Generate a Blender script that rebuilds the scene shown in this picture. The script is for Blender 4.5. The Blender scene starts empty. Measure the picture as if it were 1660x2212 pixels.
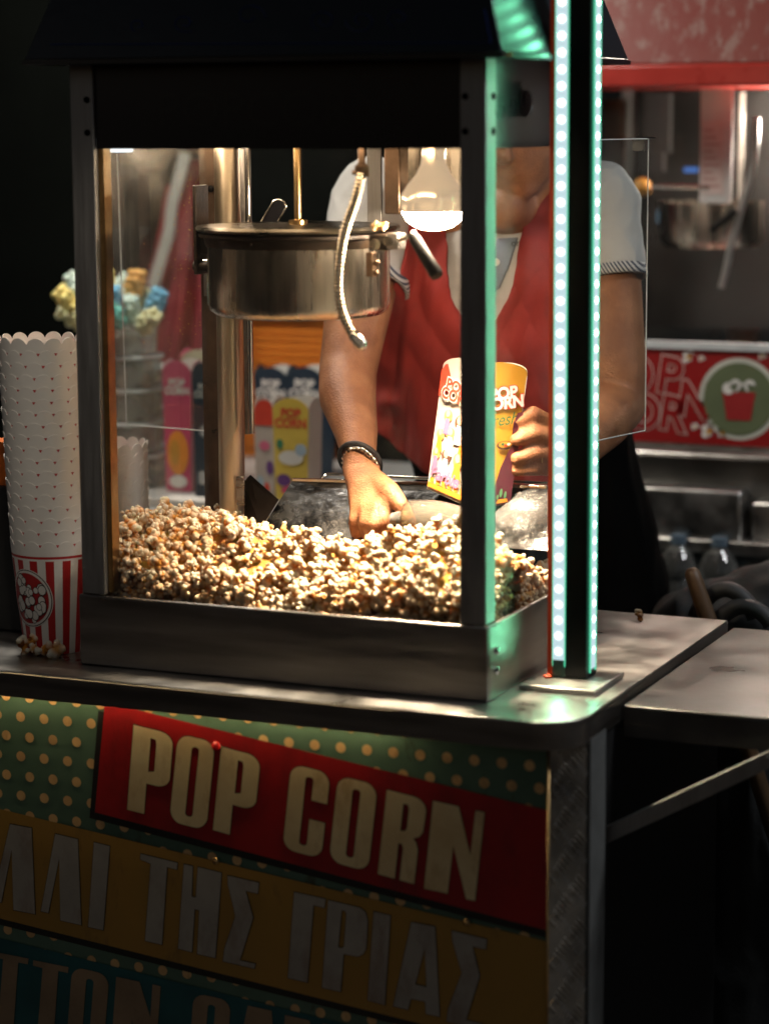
import bpy, bmesh, math, random
import numpy as np
from mathutils import Vector, Matrix, noise
from mathutils.bvhtree import BVHTree
from math import sin, cos, pi, sqrt, radians, atan2
random.seed(7); rng = np.random.default_rng(7)
S = bpy.context.scene
COL = S.collection
Z0 = 0.85                       # height of the counter top above the ground; all coordinates below are counter-relative
# ---------------------------------------------------------------- camera model
F = 6124.8863/1.15663; YAW, PIT, ROL = .411, .1591, -.0057
CAM = Vector((1.0294, -2.6672, .6901))
d_ = Vector((-sin(YAW)*cos(PIT), cos(YAW)*cos(PIT), -sin(PIT)))
r_ = Vector((cos(YAW), sin(YAW), 0)); u_ = r_.cross(d_)
R_ = r_*cos(ROL)+u_*sin(ROL); U_ = -r_*sin(ROL)+u_*cos(ROL)
def at(x, y, ax, val):
    k = d_ + R_*((x-830)/F) - U_*((y-1106)/F)
    return CAM + k*((val-CAM[ax])/k[ax])
def aY(x, y, Y): return at(x, y, 1, Y)
def aX(x, y, X): return at(x, y, 0, X)
def aZ(x, y, Z): return at(x, y, 2, Z)
cd = bpy.data.cameras.new('camera'); cam = bpy.data.objects.new('camera', cd); COL.objects.link(cam)
M = Matrix((R_, U_, -d_)).transposed().to_4x4(); M.translation = CAM + Vector((0, 0, Z0))
cam.matrix_world = M
cd.sensor_width = 36; cd.lens = 6124.8863/2558*36; cd.clip_end = 500; cd.clip_start = .05
cd.dof.use_dof = True; cd.dof.focus_distance = 3.27; cd.dof.aperture_fstop = 2.1
S.camera = cam
# ---------------------------------------------------------------- materials
def nd(nt, t, **k):
    n = nt.nodes.new(t)
    for a, v in k.items():
        if a in n.inputs.keys(): n.inputs[a].default_value = v
        else: setattr(n, a, v)
    return n
def rgba(c): return (c[0], c[1], c[2], 1)
MATS = {}
def mat(name, c, rough=.5, metal=0, var=.15, scale=20, bump=0, bscale=60, stretch=None, c2=None, rvar=0, spec=.5, emit=None, es=0, sss=0, coat=0, contrast=(.35, .65)):
    m = bpy.data.materials.new(name); m.use_nodes = True; nt = m.node_tree; b = nt.nodes['Principled BSDF']; L = nt.links.new
    b.inputs['Roughness'].default_value = rough; b.inputs['Metallic'].default_value = metal
    b.inputs['Specular IOR Level'].default_value = spec; b.inputs['Coat Weight'].default_value = coat
    tc = nd(nt, 'ShaderNodeTexCoord'); mp = nd(nt, 'ShaderNodeMapping'); L(tc.outputs['Object'], mp.inputs[0])
    if stretch: mp.inputs['Scale'].default_value = stretch
    nz = nd(nt, 'ShaderNodeTexNoise', Scale=scale, Detail=5.0, Roughness=.6); L(mp.outputs[0], nz.inputs['Vector'])
    rp = nd(nt, 'ShaderNodeValToRGB'); L(nz.outputs['Fac'], rp.inputs[0])
    ca = c2 if c2 else tuple(v*(1-var) for v in c)
    e = rp.color_ramp.elements; e[0].position = contrast[0]; e[1].position = contrast[1]
    e[0].color = rgba(ca); e[1].color = rgba(c)
    L(rp.outputs[0], b.inputs['Base Color'])
    if rvar:
        mr = nd(nt, 'ShaderNodeMapRange'); mr.inputs[1].default_value = .3; mr.inputs[2].default_value = .7
        mr.inputs[3].default_value = max(.02, rough-rvar); mr.inputs[4].default_value = min(1, rough+rvar)
        L(nz.outputs['Fac'], mr.inputs[0]); L(mr.outputs[0], b.inputs['Roughness'])
    if bump:
        n2 = nd(nt, 'ShaderNodeTexNoise', Scale=bscale, Detail=4.0); L(mp.outputs[0], n2.inputs['Vector'])
        bp = nd(nt, 'ShaderNodeBump', Strength=bump, Distance=.002); L(n2.outputs['Fac'], bp.inputs['Height']); L(bp.outputs[0], b.inputs['Normal'])
    if emit: b.inputs['Emission Color'].default_value = rgba(emit); b.inputs['Emission Strength'].default_value = es
    if sss: b.inputs['Subsurface Weight'].default_value = sss; b.inputs['Subsurface Radius'].default_value = (.01, .004, .002)
    MATS[name] = m; return m
def emission(name, c, s):
    m = bpy.data.materials.new(name); m.use_nodes = True; nt = m.node_tree; nt.nodes.clear()
    e = nd(nt, 'ShaderNodeEmission', Color=rgba(c), Strength=s); o = nd(nt, 'ShaderNodeOutputMaterial'); nt.links.new(e.outputs[0], o.inputs[0]); return m
def clear(name, tint=(1, 1, 1), haze=.02, refl=1.0, ior=1.49, specks=0):
    m = bpy.data.materials.new(name); m.use_nodes = True; nt = m.node_tree; nt.nodes.clear(); L = nt.links.new
    t = nd(nt, 'ShaderNodeBsdfTransparent', Color=rgba(tint)); g = nd(nt, 'ShaderNodeBsdfGlossy', Roughness=.02); f = nd(nt, 'ShaderNodeFresnel', IOR=ior)
    geo = nd(nt, 'ShaderNodeNewGeometry')
    mu = nd(nt, 'ShaderNodeMath', operation='MULTIPLY'); L(f.outputs[0], mu.inputs[0]); mu.inputs[1].default_value = refl
    bf = nd(nt, 'ShaderNodeMath', operation='SUBTRACT'); bf.inputs[0].default_value = 1; L(geo.outputs['Backfacing'], bf.inputs[1])
    mu2 = nd(nt, 'ShaderNodeMath', operation='MULTIPLY'); L(mu.outputs[0], mu2.inputs[0]); L(bf.outputs[0], mu2.inputs[1])
    m1 = nd(nt, 'ShaderNodeMixShader'); L(mu2.outputs[0], m1.inputs[0]); L(t.outputs[0], m1.inputs[1]); L(g.outputs[0], m1.inputs[2])
    df = nd(nt, 'ShaderNodeBsdfDiffuse', Color=(.7, .68, .62, 1)); m2 = nd(nt, 'ShaderNodeMixShader')
    tc = nd(nt, 'ShaderNodeTexCoord'); nz = nd(nt, 'ShaderNodeTexNoise', Scale=14.0, Detail=6.0); L(tc.outputs['Object'], nz.inputs['Vector'])
    mr = nd(nt, 'ShaderNodeMapRange'); L(nz.outputs['Fac'], mr.inputs[0]); mr.inputs[1].default_value = .4; mr.inputs[2].default_value = .75; mr.inputs[3].default_value = haze*.3; mr.inputs[4].default_value = haze*2.4
    fac = mr.outputs[0]
    if specks:
        vz = nd(nt, 'ShaderNodeTexVoronoi', Scale=specks); L(tc.outputs['Object'], vz.inputs['Vector'])
        r2 = nd(nt, 'ShaderNodeMapRange'); L(vz.outputs['Distance'], r2.inputs[0]); r2.inputs[1].default_value = .10; r2.inputs[2].default_value = .05; r2.inputs[3].default_value = 0; r2.inputs[4].default_value = .30
        n3 = nd(nt, 'ShaderNodeTexNoise', Scale=6.0); L(tc.outputs['Object'], n3.inputs['Vector'])
        r3 = nd(nt, 'ShaderNodeMapRange'); L(n3.outputs['Fac'], r3.inputs[0]); r3.inputs[1].default_value = .5; r3.inputs[2].default_value = .62
        mm = nd(nt, 'ShaderNodeMath', operation='MULTIPLY'); L(r2.outputs[0], mm.inputs[0]); L(r3.outputs[0], mm.inputs[1])
        ad = nd(nt, 'ShaderNodeMath', operation='ADD'); L(fac, ad.inputs[0]); L(mm.outputs[0], ad.inputs[1]); fac = ad.outputs[0]
    L(fac, m2.inputs[0]); L(m1.outputs[0], m2.inputs[1]); L(df.outputs[0], m2.inputs[2])
    o = nd(nt, 'ShaderNodeOutputMaterial'); L(m2.outputs[0], o.inputs[0]); return m
def attr_mat(name, attr='Col', rough=.6, sss=0, bump=0, bscale=300):
    m = bpy.data.materials.new(name); m.use_nodes = True; nt = m.node_tree; b = nt.nodes['Principled BSDF']
    a = nd(nt, 'ShaderNodeAttribute', attribute_name=attr); nt.links.new(a.outputs['Color'], b.inputs['Base Color']); b.inputs['Roughness'].default_value = rough; b.inputs['Specular IOR Level'].default_value = .15
    if sss: b.inputs['Subsurface Weight'].default_value = sss; b.inputs['Subsurface Radius'].default_value = (.026, .017, .007)
    if bump:
        tc = nd(nt, 'ShaderNodeTexCoord'); n2 = nd(nt, 'ShaderNodeTexNoise', Scale=bscale); nt.links.new(tc.outputs['Object'], n2.inputs['Vector'])
        bp = nd(nt, 'ShaderNodeBump', Strength=bump, Distance=.001); nt.links.new(n2.outputs['Fac'], bp.inputs['Height']); nt.links.new(bp.outputs[0], b.inputs['Normal'])
    return m
steel = mat('brushed steel', (.46, .44, .41), .3, 1, .35, 30, .15, 200, (.35, 6, 6), rvar=.1)
steel_top = mat('counter steel', (.55, .53, .5), .36, 1, .35, 12, .12, 60, rvar=.12)
steel_dark = mat('dark smudged steel', (.34, .31, .28), .38, 1, .35, 5, .1, 90, (.6, 1, 7), rvar=.10)
steel_kettle = mat('kettle steel', (.72, .65, .55), .24, 1, .3, 30, .1, 160, (1, 1, .06), rvar=.1, c2=(.24, .21, .17))  # upright light and dark bands coloured in for streaked reflections
column_m = mat('column steel', (.85, .74, .56), .36, 1, .3, 20, .1, 160, (1, 1, .15), rvar=.08, c2=(.62, .5, .34))
chrome = mat('chrome', (.7, .68, .64), .12, 1, .1, 30)
brass = mat('warm brass', (.55, .36, .16), .3, 1, .3, 40)
alu = mat('painted aluminium', (.34, .33, .32), .5, .9, .2, 20, .08, 200, (8, 8, .6), rvar=.08)
black_gloss = mat('black gloss paint', (.006, .006, .009), .30, 0, .2, 10, spec=.5)
roof_m = mat('black satin roof paint', (.007, .012, .017), .34, 0, .2, 10, spec=.5, bump=.15, bscale=40)
black_matt = mat('black matt', (.010, .010, .010), .55, 0, .3, 20)
black_plastic = mat('black plastic', (.004, .0035, .003), .45, 0, .3, 40, .1, 200, spec=.08)
grime = mat('burnt grease', (.03, .017, .008), .45, .2, .6, 60, .5, 120)
brown_metal = mat('browned metal', (.20, .13, .085), .35, .9, .5, 14, .1, 80, rvar=.1)
glass = clear('machine glass', haze=.022, refl=.8, specks=210)
acrylic = clear('acrylic door', (.93, .95, .94), haze=.012, refl=1.6, specks=170)
acrylic_edge = mat('acrylic edge', (.75, .78, .76), .2, 0, .1, 20)
clear_plastic = clear('clear plastic', (.88, .92, .92), haze=.22, refl=1.3)
paper_white = mat('white card', (.74, .71, .66), .6, 0, .08, 30, .05, 200)
skin = mat('tanned skin', (.34, .15, .070), .50, 0, .18, 24, .7, 330, sss=.06, c2=(.23, .092, .042), spec=.35)
red_cloth = mat('red apron cloth', (.33, .038, .032), .8, 0, .35, 9, .4, 500, spec=.2)
red_dark = mat('dark red cloth', (.20, .02, .03), .8, 0, .3, 9, .2, 300)
shirt_m = mat('grey white polo cotton', (.50, .48, .45), .85, 0, .12, 9, .35, 420)
placket_m = mat('grey blue placket', (.20, .22, .27), .8, 0, .15, 40, .2, 300)
trouser_m = mat('black trouser cloth', (.002, .002, .002), .9, 0, .3, 12, spec=.04)
hair_m = mat('dark hair', (.015, .01, .008), .5, 0, .4, 60, .6, 120)
red_paint = mat('red painted metal', (.42, .035, .025), .3, 0, .35, 7, .05, 90, rvar=.1)
orange_m = mat('orange board', (.75, .22, .02), .5, 0, .25, 40, stretch=(.2, 1, 5))
led_white = emission('diode light', (.34, 1, .64), 60)
_nt = led_white.node_tree; _e = [n for n in _nt.nodes if n.type == 'EMISSION'][0]; _tc = nd(_nt, 'ShaderNodeTexCoord'); _ln = nd(_nt, 'ShaderNodeVectorMath', operation='LENGTH'); _nt.links.new(_tc.outputs['Object'], _ln.inputs[0])
_rp = nd(_nt, 'ShaderNodeValToRGB'); _mr = nd(_nt, 'ShaderNodeMapRange'); _mr.inputs[1].default_value = 0; _mr.inputs[2].default_value = .0088; _nt.links.new(_ln.outputs['Value'], _mr.inputs[0]); _nt.links.new(_mr.outputs[0], _rp.inputs[0])
_el = _rp.color_ramp.elements; _el[0].position = 0; _el[0].color = (.20, 1, .55, 1); _el[1].position = 1; _el[1].color = (.0042, .0060, .0064, 1)
for _p, _c in ((.27, (.20, 1, .52, 1)), (.46, (.0100, .0110, .0115, 1)), (.68, (.0070, .0082, .0086, 1)), (.84, (.0054, .0070, .0074, 1))):
    _x = _rp.color_ramp.elements.new(_p); _x.color = _c
_nt.links.new(_rp.outputs[0], _e.inputs['Color']); _e.inputs['Strength'].default_value = 112
led_body = emission('strip glow', (.56, .74, .79), 1.0)
led_edge = mat('frosted green edge', (.3, .8, .6), .4, emit=(.10, .75, .42), es=.9)
bulb_glow = emission('bulb glow', (1, .78, .55), 290)
white_lamp = emission('white lamp', (.9, .96, 1), 1.6)
def weather_or_sheen(m, col=(.03, .02, .01), s=28, lo=.66, hi=.72, amt=.7):
    nt = m.node_tree; b = nt.nodes['Principled BSDF']; L = nt.links.new; src = b.inputs['Base Color'].links[0].from_socket
    tc = nd(nt, 'ShaderNodeTexCoord'); mp = nd(nt, 'ShaderNodeMapping'); L(tc.outputs['Object'], mp.inputs[0]); mp.inputs['Scale'].default_value = (1, 1, .45)
    nz = nd(nt, 'ShaderNodeTexNoise', Scale=float(s), Detail=8.0, Roughness=.7); L(mp.outputs[0], nz.inputs['Vector'])
    mr = nd(nt, 'ShaderNodeMapRange'); L(nz.outputs['Fac'], mr.inputs[0]); mr.inputs[1].default_value = lo; mr.inputs[2].default_value = hi; mr.inputs[4].default_value = amt
    mx = nd(nt, 'ShaderNodeMix', data_type='RGBA'); L(mr.outputs[0], mx.inputs[0]); L(src, mx.inputs[6]); mx.inputs[7].default_value = rgba(col); L(mx.outputs[2], b.inputs['Base Color'])
weather_or_sheen(steel_kettle, (.16, .085, .035), 26, .56, .68, .75)
clean_glass = clear('clean glass', haze=.004, refl=.5)
# ---------------------------------------------------------------- mesh builder
ORG = {}
def tag(o, label=None, cat=None, group=None, kind=None):
    if label: o['label'] = label
    if cat: o['category'] = cat
    if group: o['group'] = group
    if kind: o['kind'] = kind
    return o
def thing(name, label, cat, loc, group=None):
    o = bpy.data.objects.new(name, None); o.empty_display_size = .02; COL.objects.link(o)
    o.location = (loc[0], loc[1], loc[2]+Z0); ORG[o.name] = Vector((loc[0], loc[1], loc[2])); return tag(o, label, cat, group)
def link(name, me, m, parent=None, org=None, smooth=False):
    """me is in counter-relative world coordinates"""
    if parent is not None: O = ORG[parent.name]
    elif org is not None: O = Vector(org)
    else:
        n = len(me.vertices); co = np.empty(n*3); me.vertices.foreach_get('co', co); co = co.reshape(-1, 3)
        O = Vector(((co[:, 0].min()+co[:, 0].max())/2, (co[:, 1].min()+co[:, 1].max())/2, co[:, 2].min()))
    me.transform(Matrix.Translation(-O))
    o = bpy.data.objects.new(name, me); COL.objects.link(o); ORG[o.name] = O
    if parent is not None: o.parent = parent
    else: o.location = O + Vector((0, 0, Z0))
    if m is not None: me.materials.clear(); me.materials.append(m)
    if smooth: me.shade_smooth()
    return o
class MB:
    def __init__(s): s.v = []; s.f = []
    def add(s, vs, fs):
        k = len(s.v); s.v += [tuple(v) for v in vs]; s.f += [tuple(i+k for i in f) for f in fs]; return s
    def box(s, x0, x1, y0, y1, z0, z1):
        return s.add([(x0, y0, z0), (x1, y0, z0), (x1, y1, z0), (x0, y1, z0), (x0, y0, z1), (x1, y0, z1), (x1, y1, z1), (x0, y1, z1)],
                     [(0, 3, 2, 1), (4, 5, 6, 7), (0, 1, 5, 4), (1, 2, 6, 5), (2, 3, 7, 6), (3, 0, 4, 7)])
    def obox(s, c, ax, ay, az):
        c, ax, ay, az = map(Vector, (c, ax, ay, az)); vs = [c+ax*i+ay*j+az*k for k in (-1, 1) for i, j in ((-1, -1), (1, -1), (1, 1), (-1, 1))]
        return s.add(vs, [(0, 3, 2, 1), (4, 5, 6, 7), (0, 1, 5, 4), (1, 2, 6, 5), (2, 3, 7, 6), (3, 0, 4, 7)])
    def bar(s, a, b, w, h, up=(0, 0, 1)):
        a, b = Vector(a), Vector(b); d = b-a; u = Vector(up); x = d.cross(u).normalized(); y = x.cross(d).normalized()
        return s.obox((a+b)/2, d/2, x*w/2, y*h/2)
    def tube(s, pts, r, n=16, cap=True, rs=None):
        pts = [Vector(p) for p in pts]; k0 = len(s.v); up = None
        for i, p in enumerate(pts):
            t = (pts[min(i+1, len(pts)-1)]-pts[max(i-1, 0)]).normalized()
            if up is None: up = t.orthogonal().normalized()
            up = (up - t*up.dot(t)).normalized(); w = t.cross(up); R = rs[i] if rs else r
            for j in range(n): a = 2*pi*j/n; s.v.append(tuple(p+(up*cos(a)+w*sin(a))*R))
        m = len(pts)
        for i in range(m-1):
            for j in range(n): s.f.append((k0+i*n+j, k0+i*n+(j+1) % n, k0+(i+1)*n+(j+1) % n, k0+(i+1)*n+j))
        if cap: s.f.append(tuple(k0+j for j in reversed(range(n)))); s.f.append(tuple(k0+(m-1)*n+j for j in range(n)))
        return s
    def lathe(s, prof, c=(0, 0, 0), n=48, axis=None, closed=False):
        k0 = len(s.v); c = Vector(c)
        ax = Vector(axis).normalized() if axis else Vector((0, 0, 1)); q = Vector((0, 0, 1)).rotation_difference(ax)
        for (r, z) in prof:
            for j in range(n): a = 2*pi*j/n; s.v.append(tuple(c+q @ Vector((r*cos(a), r*sin(a), z))))
        m = len(prof)
        for i in range(m-1 if not closed else m):
            for j in range(n):
                i2 = (i+1) % m; s.f.append((k0+i*n+j, k0+i*n+(j+1) % n, k0+i2*n+(j+1) % n, k0+i2*n+j))
        return s
    def sphere(s, c, r, n=12, sc=(1, 1, 1)):
        prof = [(max(1e-5, sin(pi*i/n))*r, -cos(pi*i/n)*r) for i in range(n+1)]
        k = len(s.v); s.lathe(prof, (0, 0, 0), n*2)
        for i in range(k, len(s.v)): v = s.v[i]; s.v[i] = (c[0]+v[0]*sc[0], c[1]+v[1]*sc[1], c[2]+v[2]*sc[2])
        return s
    def prism(s, poly, ext):
        """poly: 3D loop, extruded by ext"""
        k = len(s.v); n = len(poly); e = Vector(ext); s.v += [tuple(p) for p in poly]+[tuple(Vector(p)+e) for p in poly]
        s.f.append(tuple(k+i for i in range(n))); s.f.append(tuple(k+n+i for i in reversed(range(n))))
        for i in range(n): s.f.append((k+i, k+n+i, k+n+(i+1) % n, k+(i+1) % n))
        return s
    def mesh(s):
        me = bpy.data.meshes.new('m'); me.from_pydata(s.v, [], s.f); me.update()
        bm = bmesh.new(); bm.from_mesh(me); bmesh.ops.recalc_face_normals(bm, faces=bm.faces); bm.to_mesh(me); bm.free(); return me
    def build(s, name, m, parent=None, org=None, smooth=False, bevel=0, label=None, seg=2):
        me = s.mesh(); o = link(name, me, m, parent, org)
        if smooth:
            me.shade_smooth()
            if smooth != 'all': me.set_sharp_from_angle(angle=radians(40))
        if bevel:
            b = o.modifiers.new('bevel', 'BEVEL'); b.width = bevel; b.segments = seg; b.limit_method = 'ANGLE'; b.angle_limit = radians(40)
            me.shade_smooth(); b.harden_normals = False; me.set_sharp_from_angle(angle=radians(50))
        if label: o['label'] = label
        return o
def copy_tree(o, parent=None):
    c = o.copy(); COL.objects.link(c); c.parent = parent; ORG[c.name] = ORG[o.name].copy()
    for ch in [x for x in o.children]: copy_tree(ch, c)
    return c
def applied(o):
    bpy.context.view_layer.update(); dg = bpy.context.evaluated_depsgraph_get(); me = bpy.data.meshes.new_from_object(o.evaluated_get(dg))
    return me
# flat shapes: polygons with holes in a plane given by a matrix
def area2(p): return sum(p[i][0]*p[(i+1) % len(p)][1]-p[(i+1) % len(p)][0]*p[i][1] for i in range(len(p)))/2
def off(p, d):
    n = len(p); s = 1 if area2(p) > 0 else -1; out = []
    for i in range(n):
        a, b, c = Vector(p[i-1][:2]), Vector(p[i][:2]), Vector(p[(i+1) % n][:2])
        e1 = (b-a).normalized(); e2 = (c-b).normalized(); n1 = Vector((e1.y, -e1.x)); n2 = Vector((e2.y, -e2.x)); k = n1+n2
        if k.length < 1e-4: k = n1
        k = k.normalized(); out.append(tuple(b+k*(s*d/max(.5, k.dot(n1)))))
    return out
def flat(name, shapes, mtx, m, parent, grow=0, extrude=0, label=None):
    """shapes: list of [outer, hole, ...] in plane coords"""
    cu = bpy.data.curves.new('c', 'CURVE'); cu.dimensions = '2D'; cu.fill_mode = 'BOTH'; cu.extrude = extrude
    for sh in shapes:
        for k, p in enumerate(sh):
            q = off(p, grow if k == 0 else -grow) if grow else p
            sp = cu.splines.new('POLY'); sp.points.add(len(q)-1); sp.use_cyclic_u = True
            for i, v in enumerate(q): sp.points[i].co = (v[0], v[1], 0, 1)
    return _cv(name, cu, mtx, m, parent, label)
def _cv(name, cu, mtx, m, parent, label):
    t = bpy.data.objects.new('tmp', cu); COL.objects.link(t); me = applied(t); bpy.data.objects.remove(t); me.transform(mtx)
    o = link(name, me, m, parent)
    if label: o['label'] = label
    return o
def text(name, s, size, mtx, m, parent, bold=0, shear=0, extrude=0, align='CENTER', sx=1, grow=0):
    cu = bpy.data.curves.new('t', 'FONT'); cu.body = s; cu.size = size; cu.align_x = align; cu.align_y = 'CENTER'; cu.offset = bold+grow; cu.shear = shear; cu.extrude = extrude; cu.space_line = .85
    return _cv(name, cu, mtx @ Matrix.Diagonal((sx, 1, 1, 1)), m, parent, None)
def plane_mtx(O, u, v, lift=0):
    u = Vector(u).normalized(); v = Vector(v); v = (v-u*v.dot(u)).normalized(); n = u.cross(v)
    m = Matrix((u, v, n)).transposed().to_4x4(); m.translation = Vector(O)+n*lift; return m
def circ(cx, cy, r, n=24, ry=None): ry = ry or r; return [(cx+r*cos(2*pi*i/n), cy+ry*sin(2*pi*i/n)) for i in range(n)]
def rrect(x0, y0, x1, y1, r, n=6):
    P = []
    for cx, cy, a in ((x1-r, y1-r, 0), (x0+r, y1-r, 90), (x0+r, y0+r, 180), (x1-r, y0+r, 270)):
        for i in range(n+1): t = radians(a+90*i/n); P.append((cx+r*cos(t), cy+r*sin(t)))
    return P
# ---------------------------------------------------------------- the popcorn machine
W = .56; H0 = .092
mach = thing('popcorn_machine', 'black roofed glass popcorn machine with hanging steel kettle on the cart counter', 'popcorn machine', (-.28, .2, 0))
DP = .377
# base: front box with a hollow top where the popcorn lies
b = MB(); b.box(-W, 0, 0, .006, 0, H0).box(-W, 0, DP-.006, DP, 0, H0*.9).box(-W, -W+.006, .006, DP-.006, 0, H0).box(-.006, 0, .006, DP-.006, 0, H0).box(-W+.006, -.006, .006, DP-.006, .03, .045)
base = b.build('base', steel_dark, mach, bevel=.0022)
for y, z in ((.026, .058), (.026, .034), (.215, .078)): MB().lathe([(0, 0), (.0052, 0), (.0048, .0022), (.003, .0034), (0, .0036)], (.0005, y, z), 14, (1, 0, 0)).build('rivet_or_glint', chrome, base, smooth=True)
b = MB(); b.box(-W+.03, -.03, -.0015, .0, H0-.0035, H0-.001); b.build('rim_edge', steel, base)
EV = .7633; PT = EV-.004; HB = .655       # eave, post top, hood bottom
pw = .033
def post(x0, y0, mt, lab):
    b = MB(); b.box(x0, x0+pw, y0, y0+pw, H0+.0005, PT); p = b.build('corner_post', mt, mach, bevel=.0015, label=lab)
    return p
pl = post(-W+.004, .003, alu, 'dark post at the front left corner')
pr = post(-.004-pw, .003, alu, 'front right post lit green on its side')
pbl = post(-W+.004, DP-.036, brown_metal, 'brown post at the rear left corner')
pbr = post(-.004-pw, DP-.036, alu, None)
b = MB(); b.box(-W+.0045+pw, -W+.0045+pw+.007, .012, .03, H0+.003, HB); b.build('window_seal', brass, pl)
for z in (.715, .675):
    MB().lathe([(0, 0), (.0042, 0), (.0036, .0018), (0, .0026)], (-W+.004+.024, .0025, z), 12, (0, -1, 0)).build('screw', black_plastic, pl, smooth=True)
    MB().lathe([(0, 0), (.0042, 0), (.0036, .0018), (0, .0026)], (-.004-.026, .0025, z), 12, (0, -1, 0)).build('screw', black_plastic, pr, smooth=True)
    MB().lathe([(0, 0), (.0046, 0), (.004, .0018), (0, .0026)], (-.0035, .024, z), 12, (1, 0, 0)).build('screw', black_plastic, pr, smooth=True)
for px, py in ((443, 413), (455, 408)):
    p = aY(px, py, DP-.038); MB().lathe([(0, 0), (.005, 0), (.004, .002), (0, .003)], p, 12, (0, -1, 0)).build('bolt', black_plastic, pbl, smooth=True)
# hood: dark panels behind the posts, ceiling of the cabinet
b = MB(); b.box(-W+.0045+pw, -.0045-pw, .008, .012, HB, PT); hood = b.build('hood_panel', black_gloss, mach)
b = MB(); b.box(-.010, -.0065, .0045+pw-.001, DP-.037, HB, PT); hs = b.build('hood_panel', black_gloss, mach)
b = MB(); b.box(-W+.007, -W+.011, .0045+pw-.001, DP-.037, HB, PT); b.build('hood_panel', black_gloss, mach)
b = MB(); b.box(-W+.0045+pw, -.0045-pw, DP-.012, DP-.008, HB-.0, PT); b.build('hood_panel', black_gloss, mach)
b = MB(); b.box(-W+.012, -.012, .013, DP-.013, HB+.012, HB+.016); b.build('cabinet_ceiling', steel_dark, mach)
# roof
ox, oy = .0325, .042
def frustum(x0, x1, y0, y1, z0, z1, i): return [(x0, y0, z0), (x1, y0, z0), (x1, y1, z0), (x0, y1, z0), (x0+i, y0+i, z1), (x1-i, y0+i, z1), (x1-i, y1-i, z1), (x0+i, y1-i, z1)]
FB = [(0, 3, 2, 1), (4, 5, 6, 7), (0, 1, 5, 4), (1, 2, 6, 5), (2, 3, 7, 6), (3, 0, 4, 7)]
b = MB(); b.add(frustum(-W-ox, ox, -oy, DP+oy, EV, EV+.17, .057), FB); roof = b.build('roof', roof_m, mach, bevel=.0015)
b = MB(); r0 = -W-ox-.002; b.box(r0, ox+.002, -oy-.002, -oy+.004, EV-.006, EV-.0005).box(r0, ox+.002, DP+oy-.004, DP+oy+.002, EV-.006, EV-.0005).box(r0, r0+.006, -oy+.004, DP+oy-.004, EV-.006, EV-.0005).box(ox-.004, ox+.002, -oy+.004, DP+oy-.004, EV-.006, EV-.0005)
b.build('roof_rim', black_gloss, roof)
for px, py in ((407, 130), (716, 125), (1097, 118), (127, 133)):
    p = aY(px, py, -oy+.015); MB().sphere(p, .004, 8, (1.3, 1, .6)).build('rivet_or_glint', brass, roof, smooth='all')
# blue scroll lines on the roof front
blue_line = mat('dim blue line', (.01, .03, .16), .4)
def roofpt(px, py):
    # on the front slope
    k = d_ + R_*((px-830)/F) - U_*((py-1106)/F); n = Vector((0, -.17, .057)).normalized(); P0 = Vector((0, -oy, EV))
    return CAM + k*((P0-CAM).dot(n)/k.dot(n)) + n*.0006
b = MB()
def scroll(c, R, a0, turns, sg=1):
    return [(c[0]+sg*R*(1-t*.75)*cos(a0+turns*2*pi*t), c[1]+R*.8*(1-t*.75)*sin(a0+turns*2*pi*t)) for t in [i/30 for i in range(31)]]
for c, R, a, tr, sg in (((400, 50), 26, 1, 1.2, 1), ((540, 35), 34, 3, 1.0, -1), ((700, 45), 30, 2, 1.3, 1), ((780, 45), 34, 0, 1.2, -1), ((860, 40), 26, 2, 1.1, 1), ((300, 55), 18, 2, 1, 1)):
    b.tube([roofpt(*q) for q in scroll(c, R, a, tr, sg)], .0006, 5)
b.tube([roofpt(x, 97-x*.004) for x in range(110, 1061, 50)], .0007, 5); b.tube([roofpt(1060, 93), roofpt(1046, 20)], .0007, 5)
b.build('scroll_pattern', blue_line, roof)
green_line = mat('dim green line', (.015, .03, .03), .3)
b = MB()
for c, R, a, tr in (((.012, .70), .022, 1, 1.2), ((.10, .71), .03, 2, 1.4), ((.05, .705), .018, 4, 1.0)):
    b.tube([(-.0060, .045+q[0], q[1]) for q in scroll(c, R, a, tr)], .0005, 5)
b.build('scroll_pattern', green_line, hs)
grey_line = mat('dim grey line', (.011, .011, .012), .3)
fm = plane_mtx((-.28, .0076, .7), (1, 0, 0), (0, 0, 1)); text('lettering', 'POPCORN', .06, fm, grey_line, hood, sx=1.1)
# glass
MB().box(-W+.004+pw, -.004-pw, .014, .017, H0-.01, HB+.006).build('front_window', glass, mach)
MB().box(-.014, -.011, .003+pw, DP-.036, H0-.01, HB+.006).build('side_window', glass, mach)
MB().box(-W+.011, -W+.014, .003+pw, DP-.036, H0-.01, HB+.006).build('side_window', glass, mach)
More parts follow.
